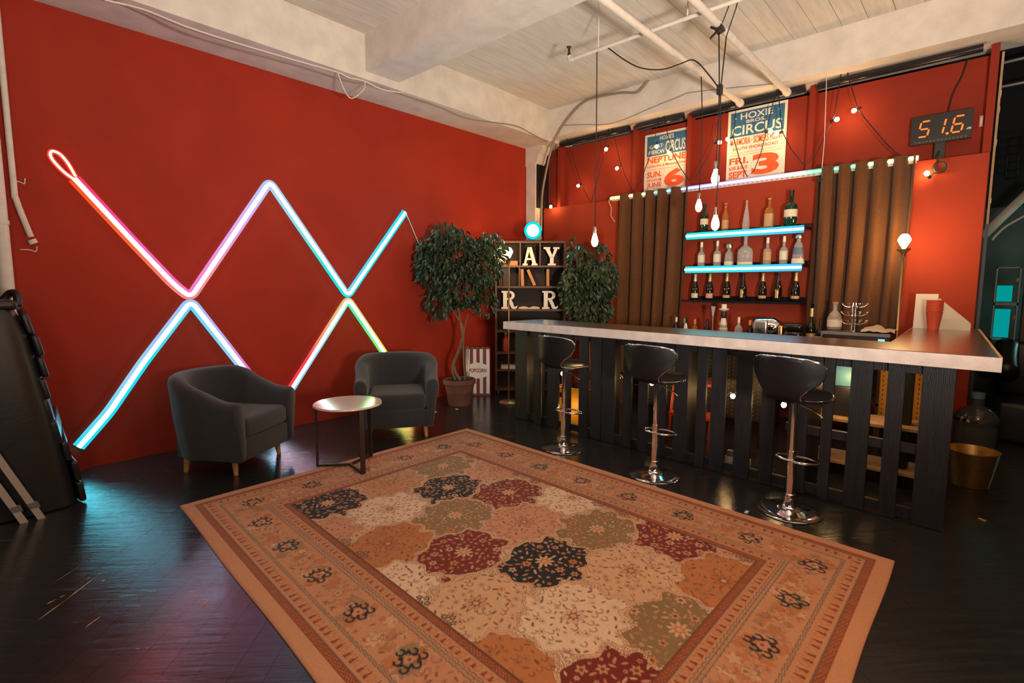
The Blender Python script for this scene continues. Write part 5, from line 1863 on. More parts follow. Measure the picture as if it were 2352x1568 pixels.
# ------------------------------------------------------------------ ficus trees
def ficus(label, x, y, stems, blobs, nleaf, seed, pot=None):
    t = thing('potted_ficus', label, 'plant', (x, y, 0))
    r = random.Random(seed)
    if pot:
        R0, H0 = pot
        MB().lathe([(0.0, 0.0), (R0 * 0.68, 0.0), (R0 * 0.70, 0.01), (R0 * 0.80, H0 * 0.48), (R0 * 0.82, H0 * 0.50), (R0 * 0.82, H0 * 0.52), (R0 * 0.90, H0 * 0.80), (R0, H0 * 0.83), (R0 * 1.0, H0 * 0.98), (R0 * 0.96, H0), (R0 * 0.86, H0), (R0 * 0.84, H0 * 0.9), (0.0, H0 * 0.9)], 36).build('pot', 'terracotta', t, True, angle=40)
        MB().lathe([(0.0, H0 * 0.9 - 0.01), (R0 * 0.85, H0 * 0.9 - 0.01), (R0 * 0.83, H0 * 0.93), (R0 * 0.4, H0 * 0.95), (0.0, H0 * 0.96)], 24).build('soil', 'soil', t, True)
    for s in stems:
        P = smooth_path(s[0], 6)
        n = len(P)
        MB().tube(P, [s[1] + (s[2] - s[1]) * i / (n - 1) for i in range(n)], 8).build('stem', 'bark', t, True)
    mb = MB()
    tot = sum(b[3] * b[4] * b[5] for b in blobs)
    for b in blobs:
        n = int(nleaf * b[3] * b[4] * b[5] / tot)
        for _ in range(n):
            while True:
                p = Vector((r.uniform(-1, 1), r.uniform(-1, 1), r.uniform(-1, 1)))
                if 0.25 < p.length < 1:
                    break
            p = p.normalized() * p.length ** 0.5
            c = Vector((b[0] + p.x * b[3], b[1] + p.y * b[4], b[2] + p.z * b[5]))
            d = Vector((p.x * 0.7 + r.uniform(-.5, .5), p.y * 0.7 + r.uniform(-.5, .5), -0.9 + r.uniform(-.5, .6))).normalized()
            sd = d.cross(Vector((r.uniform(-1, 1), r.uniform(-1, 1), r.uniform(-1, 1)))).normalized()
            up = sd.cross(d)
            l = r.uniform(0.055, 0.095)
            w = l * 0.24
            q = [c, c + d * l * 0.35 + sd * w + up * 0.004, c + d * l * 0.75 + sd * w * 0.7, c + d * l, c + d * l * 0.75 - sd * w * 0.7, c + d * l * 0.35 - sd * w + up * 0.004, c + d * l * 0.45 - up * 0.006]
            mb.add(q, [(0, 1, 6), (1, 2, 6), (2, 3, 6), (3, 4, 6), (4, 5, 6), (5, 0, 6)])
    f = mb.build('foliage', 'leaf', t, True)
    f['kind'] = 'stuff'
    # twigs that carry the crown
    for b in blobs[:7]:
        top = Vector(stems[0][0][-1])
        e = Vector(b[:3])
        MB().tube(smooth_path([top, (top + e) / 2 + Vector((0, 0, 0.05)), e], 4), [0.009] * 4 + [0.006] * 4 + [0.003], 6).build('branch', 'bark', t, True)
    return t


ficus('tall potted ficus with twisted stems standing between the armchair and the popcorn sign', -5.02, 4.52,
      [([(0.03, 0.0, 0.30), (-0.06, -0.04, 0.52), (0.03, 0.03, 0.82), (0.0, 0.02, 1.12), (-0.02, 0.0, 1.36)], 0.019, 0.011),
       ([(-0.05, -0.02, 0.30), (-0.08, -0.05, 0.50), (0.02, 0.0, 0.78), (0.03, 0.04, 1.02), (-0.09, -0.05, 1.25)], 0.018, 0.010),
       ([(0.06, 0.05, 0.30), (0.05, 0.03, 0.60), (0.05, 0.04, 0.95), (0.10, 0.08, 1.20)], 0.013, 0.008)],
      [(-0.05, -0.04, 1.95, 0.38, 0.34, 0.34), (-0.22, -0.20, 1.82, 0.26, 0.24, 0.32), (0.22, 0.20, 1.85, 0.28, 0.26, 0.32), (0.02, 0.02, 1.55, 0.34, 0.32, 0.28), (-0.10, -0.12, 2.22, 0.16, 0.16, 0.16),
       (0.28, 0.28, 2.05, 0.20, 0.18, 0.20), (0.26, 0.22, 1.36, 0.16, 0.15, 0.20), (-0.16, -0.18, 1.36, 0.18, 0.16, 0.22), (-0.28, -0.28, 2.0, 0.14, 0.14, 0.2), (0.40, 0.40, 1.98, 0.10, 0.10, 0.12)], 3800, 21, (0.215, 0.34))
ficus('bushy ficus rising behind the bar in front of the brown curtain', -3.90, 5.86,
      [([(0.0, 0.0, 0.30), (0.03, -0.03, 0.6), (-0.02, 0.02, 0.95), (0.0, 0.0, 1.25)], 0.018, 0.010), ([(0.05, 0.03, 0.30), (-0.02, 0.03, 0.7), (0.05, 0.0, 1.1)], 0.014, 0.009)],
      [(0.0, 0.0, 1.60, 0.29, 0.24, 0.32), (-0.13, -0.13, 1.56, 0.22, 0.20, 0.30), (0.14, 0.10, 1.64, 0.20, 0.18, 0.28), (0.0, 0.0, 1.26, 0.30, 0.26, 0.24), (-0.08, -0.14, 1.92, 0.16, 0.14, 0.20), (-0.16, -0.16, 2.08, 0.06, 0.06, 0.14), (0.14, 0.06, 1.94, 0.10, 0.10, 0.20)], 3200, 33, (0.19, 0.32))

# ------------------------------------------------------------------ bookcase set across the corner (local x along its front, local y into depth)
t = thing('bookcase', 'dark wooden bookcase set across the corner under the cyan flood light', 'bookcase', (-5.12, 5.30, 0), math.radians(42.2))
BWD, BDP = 1.0, 0.27
MB().box(0.0, 0.028, 0, BDP, 0.05, 2.15).build('side_panel', 'wood_dark', t)
MB().box(BWD - 0.028, BWD, 0, BDP, 0.05, 2.15).build('side_panel', 'wood_dark', t)
MB().box(0.0, BWD, 0, BDP, 2.15, 2.178).build('top_board', 'wood_dark', t)
MB().box(0.0, BWD, BDP - 0.012, BDP, 0.05, 2.15).build('back_panel', 'wood_back', t)
for z in (1.84, 1.55, 1.225, 0.92, 0.61, 0.36, 0.09):
    MB().box(0.028, BWD - 0.028, 0.004, BDP - 0.013, z - 0.028, z).build('shelf_board', 'wood_dark', t)
for x, z0, z1 in ((0.345, 1.84, 2.15), (0.625, 1.84, 2.15), (0.335, 1.55, 1.812)):
    MB().box(x, x + 0.018, 0.004, BDP - 0.013, z0, z1).build('divider', 'wood_dark', t)
MB().box(0.028, BWD - 0.028, 0.01, 0.03, 0.05, 0.062).build('kick_board', 'wood_dark', t)
for x in (0.03, BWD - 0.05):
    for y in (0.02, BDP - 0.04):
        MB().lathe([(0.018, 0), (0.022, 0.02), (0.018, 0.05)], 12, (x + 0.01, y + 0.01, 0)).build('foot', 'wood_dark', t, True)
BQ = Matrix.Rotation(math.radians(42.2), 4, 'Z')


def in_case(x, y, z):
    p = BQ @ Vector((x, y, 0))
    return (-5.12 + p.x, 5.30 + p.y, z)


RB = math.radians(42.2)


def letter_thing(ch, label, x, z, h):
    t = thing('marquee_letter', label, 'letter', in_case(x, 0.05, z), RB, 'white serif letters on the bookcase')
    mb = MB()
    y0, y1 = 0.0, 0.035
    w = h * 0.92
    def pr(P):
        mb.prism([(px * w, pz * h) for px, pz in P], 'y', y0, y1)
    if ch == 'A':
        pr([(0.06, 0.0), (0.36, 0.0), (0.36, 0.10), (0.06, 0.10)])
        pr([(0.60, 0.0), (0.96, 0.0), (0.96, 0.10), (0.60, 0.10)])
        pr([(0.14, 0.08), (0.26, 0.08), (0.50, 0.92), (0.40, 1.0), (0.36, 1.0)])
        pr([(0.36, 1.0), (0.60, 1.0), (0.88, 0.08), (0.66, 0.08), (0.44, 0.82)])
        pr([(0.26, 0.30), (0.70, 0.30), (0.68, 0.40), (0.30, 0.40)])
    elif ch == 'Y':
        pr([(0.28, 0.0), (0.76, 0.0), (0.76, 0.10), (0.28, 0.10)])
        pr([(0.41, 0.08), (0.63, 0.08), (0.63, 0.46), (0.41, 0.46)])
        pr([(0.10, 0.94), (0.36, 0.94), (0.60, 0.46), (0.41, 0.42)])
        pr([(0.63, 0.42), (0.50, 0.46), (0.70, 0.94), (0.88, 0.94)])
        pr([(0.02, 0.90), (0.42, 0.90), (0.42, 1.0), (0.02, 1.0)])
        pr([(0.60, 0.90), (0.98, 0.90), (0.98, 1.0), (0.60, 1.0)])
    else:
        pr([(0.02, 0.0), (0.46, 0.0), (0.46, 0.10), (0.02, 0.10)])
        pr([(0.12, 0.08), (0.36, 0.08), (0.36, 0.92), (0.12, 0.92)])
        pr([(0.02, 0.90), (0.40, 0.90), (0.40, 1.0), (0.02, 1.0)])
        ring = []
        n = 12
        for k in range(n + 1):
            a = math.radians(90 - 180 * k / n)
            ring.append((0.52 + 0.30 * math.cos(a), 0.75 + 0.25 * math.sin(a)))
        inn_ = [(0.50 + 0.13 * math.cos(math.radians(-90 + 180 * k / n)), 0.75 + 0.145 * math.sin(math.radians(-90 + 180 * k / n))) for k in range(n + 1)]
        for k in range(n):
            a, b = ring[k], ring[k + 1]
            c_, d_ = inn_[n - k - 1], inn_[n - k]
            pr([a, d_, c_, b])
        pr([(0.34, 1.0), (0.53, 1.0), (0.51, 0.893), (0.34, 0.893)])
        pr([(0.34, 0.50), (0.34, 0.607), (0.51, 0.607), (0.53, 0.50)])
        pr([(0.40, 0.52), (0.60, 0.54), (0.74, 0.30), (0.78, 0.14), (0.62, 0.04), (0.56, 0.20)])
        pr([(0.62, 0.04), (0.78, 0.14), (0.90, 0.12), (0.98, 0.20), (0.98, 0.08), (0.88, 0.0), (0.70, 0.0)])
    mb.build('letter_body', 'letter', t)
    return t


letter_thing('A', 'white serif letter A in the top row of the bookcase', 0.375, 1.841, 0.255)
letter_thing('Y', 'white serif letter Y in the top row of the bookcase', 0.68, 1.841, 0.255)
letter_thing('R', 'white serif letter R behind the lamp pole, third row of the bookcase', 0.085, 1.226, 0.255)
letter_thing('R', 'white serif letter R next to the bushy ficus, third row of the bookcase', 0.665, 1.226, 0.255)


def book(label, x, z, w, h, d, lean, m):
    t = thing('book', label, 'book', in_case(x, 0.06, z), RB, 'books in the bookcase')
    L = math.radians(lean)
    c, s = math.cos(L), math.sin(L)
    ax_, az_ = Vector((c, 0, -s)), Vector((s, 0, c))
    off = Vector((0, 0, 0.0))
    cen = az_ * (h / 2) + ax_ * (w / 2) + Vector((0, d / 2, max(0, s * w)))
    MB().obox(cen, ax_ * (w / 2), Vector((0, d / 2, 0)), az_ * (h / 2)).build('cover', m, t)
    MB().obox(cen + Vector((0, 0.0, 0)) + az_ * 0.002, ax_ * (w / 2 - 0.003), Vector((0, d / 2 - 0.004, 0)), az_ * (h / 2)).build('pages', 'book_page', t)
    return t


book('upright tan book in the second row of the bookcase', 0.368, 1.551, 0.045, 0.235, 0.16, -3, 'book_tan')
book('tan book leaning over beside the upright one in the second row', 0.545, 1.551, 0.04, 0.24, 0.16, -24, 'book_tan')
book('thin reddish book standing further along the second row', 0.735, 1.551, 0.035, 0.235, 0.16, -1, 'book_tan')
book('black album with a white spine label at the ficus side of the second row', 0.05, 1.551, 0.05, 0.24, 0.17, 0, 'book_dark')
book('wide black album beside the white-labelled one, second row', 0.11, 1.551, 0.10, 0.25, 0.17, 0, 'book_dark')
t = thing('open_book', 'open book lying between the two letters R on the bookcase', 'book', in_case(0.33, 0.05, 1.226), RB)
for sgn in (-1, 1):
    G = [[(0.155 + sgn * 0.15 * u, 0.16 * v, 0.012 + 0.030 * math.sin(u * 2.6) * (1 - 0.5 * u)) for v in (0, 0.5, 1)] for u in [q / 8 for q in range(9)]]
    B_ = [[(p[0], p[1], 0.002) for p in row] for row in G]
    mb = MB().grid(G if sgn > 0 else list(reversed(G)))
    mb.grid(list(reversed(B_)) if sgn > 0 else B_)
    mb.grid([[G[i][0], B_[i][0]] for i in range(9)])
    mb.grid([[B_[i][2], G[i][2]] for i in range(9)])
    mb.build('page_block', 'book_page', t, True, angle=40)
MB().box(0.0, 0.31, 0, 0.165, 0, 0.002).build('cover', 'book_tan', t)
t = thing('red_bottle', 'red plastic bottle on a lower bookcase shelf under the bar edge', 'bottle', in_case(0.15, 0.10, 0.611))
MB().lathe([(0.0, 0), (0.048, 0.0), (0.05, 0.01), (0.05, 0.17), (0.035, 0.20), (0.018, 0.215), (0.018, 0.25), (0.0, 0.252)], 20).build('body', 'red_plastic', t, True, angle=50)
MB().lathe([(0.0, 0.25), (0.02, 0.25), (0.02, 0.275), (0.0, 0.276)], 14).build('cap', 'white_plastic', t, True, angle=50)
t = thing('orange_box', 'orange box on the top row of the bookcase behind the lamp bulb', 'box', in_case(0.04, 0.08, 1.841), RB)
MB().box(0, 0.28, 0, 0.12, 0.0, 0.06).build('carton', 'book_tan', t)
MB().box(0.002, 0.278, 0.002, 0.118, 0.06, 0.066).build('lid', 'orange_print', t)
t = thing('paper_pile', 'pile of papers on a lower bookcase shelf beside the lamp pole', 'papers', in_case(0.08, 0.05, 0.361), RB)
for i in range(5):
    MB().box(0.0 + 0.006 * (i % 2), 0.30 - 0.008 * (i % 3), 0.0, 0.17, i * 0.009, i * 0.009 + 0.0085).build('sheet_bundle', 'book_page' if i % 2 else 'paper', t)
# flood light on top
t = thing('flood_light', 'round cyan stage flood light standing on top of the bookcase', 'stage light', in_case(0.53, 0.02, 2.178), RB)
mb = MB()
mb.lathe([(0.0, 0), (0.122, 0.0), (0.126, 0.02), (0.115, 0.06), (0.095, 0.14), (0.05, 0.17), (0.0, 0.17)], 28)
mb.v = [(p[0], 0.0 + p[2], 0.145 + p[1]) for p in mb.v]
mb.build('housing', 'black', t, True, angle=50)
mb = MB()
mb.lathe([(0.0, 0.0), (0.055, 0.004), (0.094, 0.012), (0.094, 0.014), (0.0, 0.014)], 28)
mb.v = [(p[0], -0.016 + p[2], 0.145 + p[1]) for p in mb.v]
mb.build('lens', 'cyan_lens', t, True)
M['cyan_rim'] = emat('cyan_rim_glow', (0.0, 0.75, 0.85), 1.1)
mb = MB()
mb.lathe([(0.096, -0.004), (0.120, -0.004), (0.122, 0.0), (0.096, 0.0)], 28)
mb.v = [(p[0], -0.002 + p[2], 0.145 + p[1]) for p in mb.v]
mb.build('lens_rim', 'cyan_rim', t, True, angle=40)
MB().tube([(-0.132, 0.08, 0.145), (-0.136, 0.08, 0.03), (-0.11, 0.08, 0.008), (0.11, 0.08, 0.008), (0.136, 0.08, 0.03), (0.132, 0.08, 0.145)], 0.008, 6).build('yoke', 'black', t, True)

# ------------------------------------------------------------------ popcorn sign
t = thing('popcorn_sign', 'red and white striped popcorn bag sign leaning on the wall beside the bookcase', 'sign', (-5.235, 5.06, 0), math.radians(42))
PW, PH = 0.36, 0.70
sc = [(-PW / 2, 0.0), (PW / 2, 0.0), (PW / 2, PH - 0.03)]
for k in range(5):
    xc = PW / 2 - PW / 5 * (k + 0.5)
    for q in range(5):
        a = math.radians(180 * q / 4)
        sc.append((xc + PW / 10 * math.cos(a), PH - 0.03 + 0.03 * math.sin(a)))
sc.append((-PW / 2, PH - 0.03))
MB().prism(sc, 'y', 0.0, 0.03).build('panel', 'sign_red', t)
for k in range(4):
    x = -0.155 + k * 0.0925
    MB().box(x, x + 0.045, -0.003, 0.0, 0.03, PH - 0.035).build('white_stripe', 'sign_white', t)
ov = [(0.165 * math.cos(a) * (1.0), 0.36 + 0.115 * math.sin(a)) for a in [2 * math.pi * q / 32 for q in range(32)]]
MB().prism(ov, 'y', -0.006, -0.003).build('oval', 'sign_white', t)
mb = text_mesh('POPCORN', 0.25, 0.055, 0, 0.03)
mb.v = [(p[0] - 0.125, -0.0075, p[2] + 0.335) for p in mb.v]
mb.build('lettering', 'sign_red', t)
t = thing('chrome_tube_bundle', 'thin chrome tubes standing behind the ficus pot', 'tubes', (-5.24, 4.86, 0))
for dx in (-0.03, 0.0, 0.03):
    MB().tube([(dx * 0.7, dx * 0.7, 0.0), (dx * 0.7 - 0.02, dx * 0.7, 0.72)], 0.008, 8).build('tube', 'steel', t, True)

# ------------------------------------------------------------------ black padded folding bed on end, at the left edge
t = thing('padded_bed', 'black quilted folding bed stood on end with two pale rails', 'folding bed', (-4.90, 0.30, 0))
# a slab leaning back to the left; its right side carries a column of stitched pads
def bed_edge(z):
    return 0.27 - 0.10 * z - 0.035 * z * z
rows = []
for q in range(15):
    z = 0.01 + 1.42 * q / 14
    ye = bed_edge(z)
    wx = 0.27 - 0.05 * z
    k_ = 1.0 if q < 13 else (0.97 if q == 13 else 0.88)
    sec = []
    for k in range(36):
        a = 2 * math.pi * k / 36
        ca, sa = math.cos(a), math.sin(a)
        m_ = (abs(ca) ** 6 + abs(sa) ** 6) ** (-1 / 6)
        hy = (ye + 0.50) / 2
        sec.append((-0.05 * z + wx * k_ * ca * m_, ye - hy + hy * k_ * sa * m_, z))
    rows.append(sec)
mb = MB()
mb.grid([r + [r[0]] for r in rows])
mb.f.append(tuple(reversed(range(36))))
mb.f.append(tuple(14 * 37 + k for k in range(36)))
mb.m += [0, 0]
mb.build('mattress', 'pallet_dark', t, True, angle=55)
for i in range(9):
    z0, z1 = 0.03 + i * 0.15, 0.03 + (i + 1) * 0.15 - 0.004
    zm = (z0 + z1) / 2
    ye = bed_edge(zm)
    sl = (bed_edge(z1) - bed_edge(z0)) / (z1 - z0)
    wx = (0.27 - 0.05 * zm) * 0.86
    mb = MB()
    mb.rbox(-wx, wx, -0.02, 0.022, z0, z1, 0.018, 3)
    mb.v = [(p[0] - 0.05 * p[2], ye + p[1] + sl * (p[2] - zm) + 0.03 * math.sin(p[0] * 5 + i), p[2] - 0.10 * p[0]) for p in mb.v]
    mb.build('stitched_pad', 'pallet_dark', t, True)
MB().rbox(-0.30, 0.12, -0.45, 0.06, 1.38, 1.45, 0.03, 3).build('top_flap', 'pallet_dark', t, True)
mb = MB()
mb.tube(smooth_path([(-0.24, 0.00, 1.42), (-0.22, 0.05, 1.49), (-0.16, 0.08, 1.48), (-0.14, 0.08, 1.40)], 5), 0.026, 8)
mb.build('strap_handle', 'pallet_dark', t, True)
for dy in (0.0, 0.085):
    mb = MB()
    mb.obox((0.31, -0.19 + dy, 0.42), (0.014, 0, 0), (0, 0.02, 0.0), (-0.03, -0.16, 0.42))
    mb.build('rail', 'rail', t)
    mb = MB()
    mb.obox((0.335, -0.06 + dy, 0.10), (0.014, 0, 0), (0, 0.026, 0), (0, -0.006, 0.02))
    mb.build('rail_clip', 'grey', t)

# ------------------------------------------------------------------ under and behind the bar
def pegboard(label, x0, x1, y, z0, z1, rot=0.0):
    t = thing('pegboard', label, 'pegboard', (x0, y, 0), rot)
    W_ = x1 - x0
    MB().box(0, W_, 0.0, 0.02, z0, z1).build('panel', 'peg', t)
    nx = int(W_ / 0.04)
    nz = int((z1 - z0) / 0.04)
    mb = MB()
    for i in range(nx):
        for j in range(nz):
            x = 0.02 + i * 0.04
            z = z0 + 0.02 + j * 0.04 + (0.02 if i % 2 else 0)
            if z + 0.018 < z1:
                mb.box(x, x + 0.006, -0.001, 0.0, z, z + 0.016)
    o = mb.build('slots', 'black', t)
    o['kind'] = 'stuff'
    return t


pegboard('yellow slotted pegboard seen through the slats near the open end of the bar', -0.60, -0.20, 5.35, 0.36, 0.98)
point_light('under_bar_bulb', (-0.75, 4.85, 0.80), 3.2, (1.0, 0.55, 0.18), 0.03)
t = thing('yellow_cabinet', 'glowing yellow box front seen through the slats behind the first bar stool', 'cabinet', (-3.33, 4.64, 0))
MB().box(-0.22, 0.22, 0.0, 0.03, 0.02, 0.42).build('panel', 'peg', t)
MB().box(-0.22, 0.22, 0.03, 0.30, 0.02, 0.05).build('bottom', 'wood_dark', t)
MB().box(-0.22, -0.19, 0.03, 0.30, 0.05, 0.42).build('side', 'wood_dark', t)
MB().box(0.19, 0.22, 0.03, 0.30, 0.05, 0.42).build('side', 'wood_dark', t)
k_ = MB().lathe([(0.028, 0), (0.028, 0.006), (0.0, 0.006)], 16)
k_.v = [(p[0] - 0.13, -p[2], 0.33 + p[1]) for p in k_.v]
k_.build('knob', 'black', t)
point_light('under_bar_bulb', (-3.30, 4.50, 0.22), 1.4, (1.0, 0.60, 0.18), 0.02)
t = thing('dark_pegboard', 'black pegboard with pale slots seen through the middle slats', 'pegboard', (-2.75, 5.20, 0))
MB().box(0, 1.30, 0.0, 0.02, 0.25, 1.02).build('panel', 'black', t)
mb = MB()
for i in range(32):
    for j in range(18):
        z = 0.28 + j * 0.04 + (0.02 if i % 2 else 0)
        mb.box(0.02 + i * 0.04, 0.025 + i * 0.04, -0.001, 0.0, z, z + 0.014)
mb.build('slots', 'grey', t)['kind'] = 'stuff'
for x in (0.02, 1.24):
    MB().box(x, x + 0.04, 0.0, 0.25, 0.0, 0.25).build('foot', 'black', t)
# string of bulbs under the bar
t = thing('under_bar_string_light', 'string of small warm bulbs strung behind the black slats of the bar', 'string light', (0, 0, 0))
ub = [(-3.323, 4.750, 0.994), (-2.788, 4.750, 0.587), (-2.405, 4.750, 0.579), (-1.986, 4.750, 0.565), (-1.611, 4.750, 0.561), (-1.189, 4.750, 0.546), (-2.426, 4.750, -0.099), (-3.515, 4.750, 0.550)]
cordp = [ub[0], ub[7], ub[1], ub[2], ub[3], ub[4], ub[5]]
cp = []
for a, b in zip(cordp, cordp[1:]):
    a, b = Vector(a), Vector(b)
    for q in range(6):
        k = q / 6
        cp.append(a.lerp(b, k) + Vector((0, 0.012, -0.10 * math.sin(k * math.pi) + 0.05)))
MB().tube(cp, 0.005, 6).build('cord', 'cable', t, True)
for b in ub:
    MB().lathe([(0.0, 0.062), (0.012, 0.06), (0.012, 0.022), (0.0, 0.022)], 10, b).build('socket', 'black', t, True, angle=50)
    MB().lathe([(0.0, -0.024), (0.014, -0.018), (0.022, 0.0), (0.018, 0.014), (0.008, 0.024), (0.0, 0.026)], 12, b).build('bulb', 'bulb', t, True)
t = thing('broom_pole', 'brown wooden broom leaning behind the bar slats', 'broom', (-1.50, 4.62, 0))
MB().tube([(0, 0, 0.10), (0.02, 0.02, 1.02)], 0.018, 10).build('handle', 'wood_pale', t, True)
MB().box(-0.09, 0.09, -0.025, 0.025, 0.05, 0.10).build('head', 'grey', t)
MB().box(-0.10, 0.10, -0.03, 0.03, 0.0, 0.05).build('bristles', 'label_cream', t)
t = thing('step_stool', 'red folding step stool behind the bar slats', 'step stool', (-2.02, 4.92, 0))
for sx in (-0.20, 0.20):
    for (ya, yb) in ((-0.18, -0.05), (0.18, 0.05)):
        MB().tube([(sx, ya, 0.0), (sx, yb, 0.60)], 0.014, 8).build('leg', 'red_plastic', t, True)
for z, w in ((0.28, 0.13), (0.60, 0.09)):
    MB().box(-0.22, 0.22, -w, w, z, z + 0.025).build('step', 'red_plastic', t)
t = thing('under_bar_shelf', 'wooden shelf unit with clutter under the open end of the bar', 'shelf', (-0.62, 4.86, 0))
for z in (0.10, 0.45):
    MB().box(-0.45, 0.42, 0.0, 0.36, z, z + 0.022).build('shelf_board', 'wood_pale', t)
for x in (-0.45, 0.40):
    MB().box(x, x + 0.022, 0.0, 0.36, 0.0, 0.95).build('side_panel', 'wood_dark', t)
M['bin_blue'] = mat('pale_blue_plastic', (0.07, 0.24, 0.36), 0.5)
t = thing('storage_bin', 'pale blue box on the shelf under the bar', 'box', (-0.92, 4.98, 0.473))
MB().rbox(0, 0.22, 0, 0.18, 0.25, 0.42, 0.01, 2).build('bin', 'bin_blue', t, True, angle=40)
MB().rbox(0, 0.22, 0, 0.18, 0.0, 0.25, 0.01, 2).build('lower_bin', 'black', t, True, angle=40)
# gold bucket and water jug
t = thing('bucket', 'gold metal bucket on the floor under the bar wing', 'bucket', (0.02, 5.33, 0))
mb = MB()
mb.lathe([(0.0, 0.0), (0.115, 0.0), (0.12, 0.004), (0.165, 0.272), (0.170, 0.276), (0.170, 0.282), (0.160, 0.282), (0.115, 0.012), (0.0, 0.012)], 40)
mb.build('pail', 'bucket', t, True, angle=50)
mb = MB()
mb.tube(arc((0, 0, 0.265), 0.172, 200, 340, 20, 'xz'), 0.004, 6)
mb.v = [(p[0], p[1] + 0.17 * 0 + (0.265 - p[2]) * 0.25, 0.265 + (p[2] - 0.265) * 0.25) for p in mb.v]
mb.build('handle', 'steel', t, True)
M['jug'] = mat('smoky_jug_plastic', (0.045, 0.05, 0.052), 0.12)
t = thing('water_jug', 'dark water jug with metallic collar standing behind the gold bucket', 'jug', (0.03, 6.20, 0))
MB().lathe([(0.0, 0.0), (0.15, 0.0), (0.155, 0.02), (0.155, 0.30), (0.15, 0.32), (0.16, 0.34), (0.16, 0.38), (0.12, 0.44), (0.05, 0.48), (0.045, 0.55), (0.0, 0.55)], 28).build('body', 'jug', t, True, angle=50)
MB().lathe([(0.150, 0.345), (0.163, 0.35), (0.163, 0.375), (0.150, 0.38)], 28).build('collar', 'chrome', t, True, angle=50)
MB().lathe([(0.0, 0.55), (0.048, 0.55), (0.048, 0.60), (0.0, 0.602)], 16).build('cap', 'label_blue', t, True, angle=50)
# small scraps on the floor
for i, (x, y, m, lab) in enumerate(((-4.83, 4.30, 'white_plastic', 'scrap of white tape on the floor beside the ficus pot'), (-4.92, 4.02, 'white_plastic', 'white plug lying on the floor behind the armchair'),
                                    (-1.10, 3.62, 'white_plastic', 'tiny white scrap on the floor before the last bar stool'), (0.10, 4.55, 'book_tan', 'small tan scrap on the floor by the bar end'))):
    t = thing('floor_scrap', lab, 'scrap', (x, y, 0.0015), i * 0.8)
    MB().box(-0.022, 0.022, -0.010, 0.010, 0.0, 0.004).build('scrap', m, t)
for i, (x, y, a) in enumerate(((-2.55, 4.55, -12), (-2.25, 4.52, -12), (-1.72, 4.50, -12), (-1.35, 4.48, -12))):
    t = thing('floor_tape', ['blue tape strip on the floor nearest the ficus end of the bar', 'second blue tape strip on the floor behind the slats', 'third blue tape strip on the floor behind the slats', 'last blue tape strip on the floor behind the slats'][i], 'tape', (x, y, 0.0015), math.radians(a), 'blue tape on the floor behind the bar')
    MB().box(-0.10, 0.10, -0.022, 0.022, 0, 0.002).build('strip', 'tape', t)

# ------------------------------------------------------------------ far room contents past the partition end
t = thing('timber_stud', 'bare pine stud with white patches on the end of the red partition', 'stud', (-0.03, 6.925, 0))
MB().box(0.0, 0.018, 0.0, 0.09, 2.15, 3.75).build('post', 'wood_pale', t)
MB().box(-0.005, 0.02, -0.02, 0.09, 0.0, 2.15).build('lower_post', 'black', t)
for z in (2.35, 2.9, 3.2, 3.35):
    MB().box(0.018, 0.022, 0.0, 0.09, z, z + 0.05).build('white_patch', 'white_plastic', t)
t = thing('acrylic_cabinet', 'clear acrylic display boxes glowing teal in the far room', 'cabinet', (0.09, 7.9, 0))
MB().box(-0.14, 0.34, 0.0, 0.40, 0.0, 0.95).build('plinth', 'black', t)
for j, z in enumerate((0.955, 1.36)):
    mb = MB()
    for (xa, xb) in ((0.0, 0.012), (0.188, 0.20)):
        mb.box(xa, xb, 0.0, 0.3, z, z + 0.40)
    mb.box(0.0, 0.20, 0.0, 0.3, z + 0.388, z + 0.40)
    mb.box(0.0, 0.20, 0.0, 0.3, z, z + 0.012)
    mb.build('clear_box', 'glass_clear', t)
    MB().box(0.02, 0.15, 0.20, 0.21, z + 0.02, z + (0.20 if j else 0.34)).build('backlit_panel', 'teal_screen', t)
    MB().box(0.165, 0.185, -0.02, 0.0, z + 0.24, z + 0.28).build('latch', 'darkmetal', t)
MB().box(0.24, 0.34, 0.0, 0.3, 0.955, 1.85).build('brown_end_panel', 'wood_dark', t)
t = thing('couch', 'dark rounded armrest of a couch in the far room', 'couch', (0.38, 7.3, 0))
MB().rbox(-0.22, 0.5, -0.3, 0.30, 0.0, 0.42, 0.06, 3).build('seat', 'leather', t, True)
MB().tube(smooth_path([(-0.16, -0.32, 0.70), (-0.17, -0.1, 0.80), (-0.16, 0.2, 0.92)], 5), 0.10, 14).build('armrest', 'leather', t, True)
MB().rbox(-0.22, 0.5, 0.18, 0.34, 0.40, 0.98, 0.06, 3).build('backrest', 'leather', t, True)
t = thing('overhead_pipe', 'pale green pipe sloping across the far room', 'pipe', (0, 0, 0))
MB().tube([(-0.070, 9.500, 2.210), (0.105, 9.500, 2.454), (0.401, 9.500, 2.836)], 0.055, 12).build('pipe', 'pipe', t, True)
t = thing('overhead_pipe', 'thin curved conduit below the sloping pipe in the far room', 'pipe', (0, 0, 0))
MB().tube(smooth_path([(0.032, 9.300, 2.151), (0.069, 9.300, 2.216), (0.152, 9.300, 2.320), (0.311, 9.300, 2.438), (0.414, 9.300, 2.514)], 4), 0.014, 8).build('pipe', 'pipe', t, True)
t = thing('ceiling_batten', 'upper pale batten crossing the dark far room ceiling', 'batten', (0, 0, 0))
MB().tube([(-0.040, 9.800, 4.519), (0.367, 9.800, 4.536)], 0.018, 6).build('batten', 'pipe', t, True)
t = thing('ceiling_batten', 'lower pale batten crossing the dark far room ceiling', 'batten', (0, 0, 0))
MB().tube([(-0.018, 9.800, 4.213), (0.391, 9.800, 4.220)], 0.016, 6).build('batten', 'pipe', t, True)
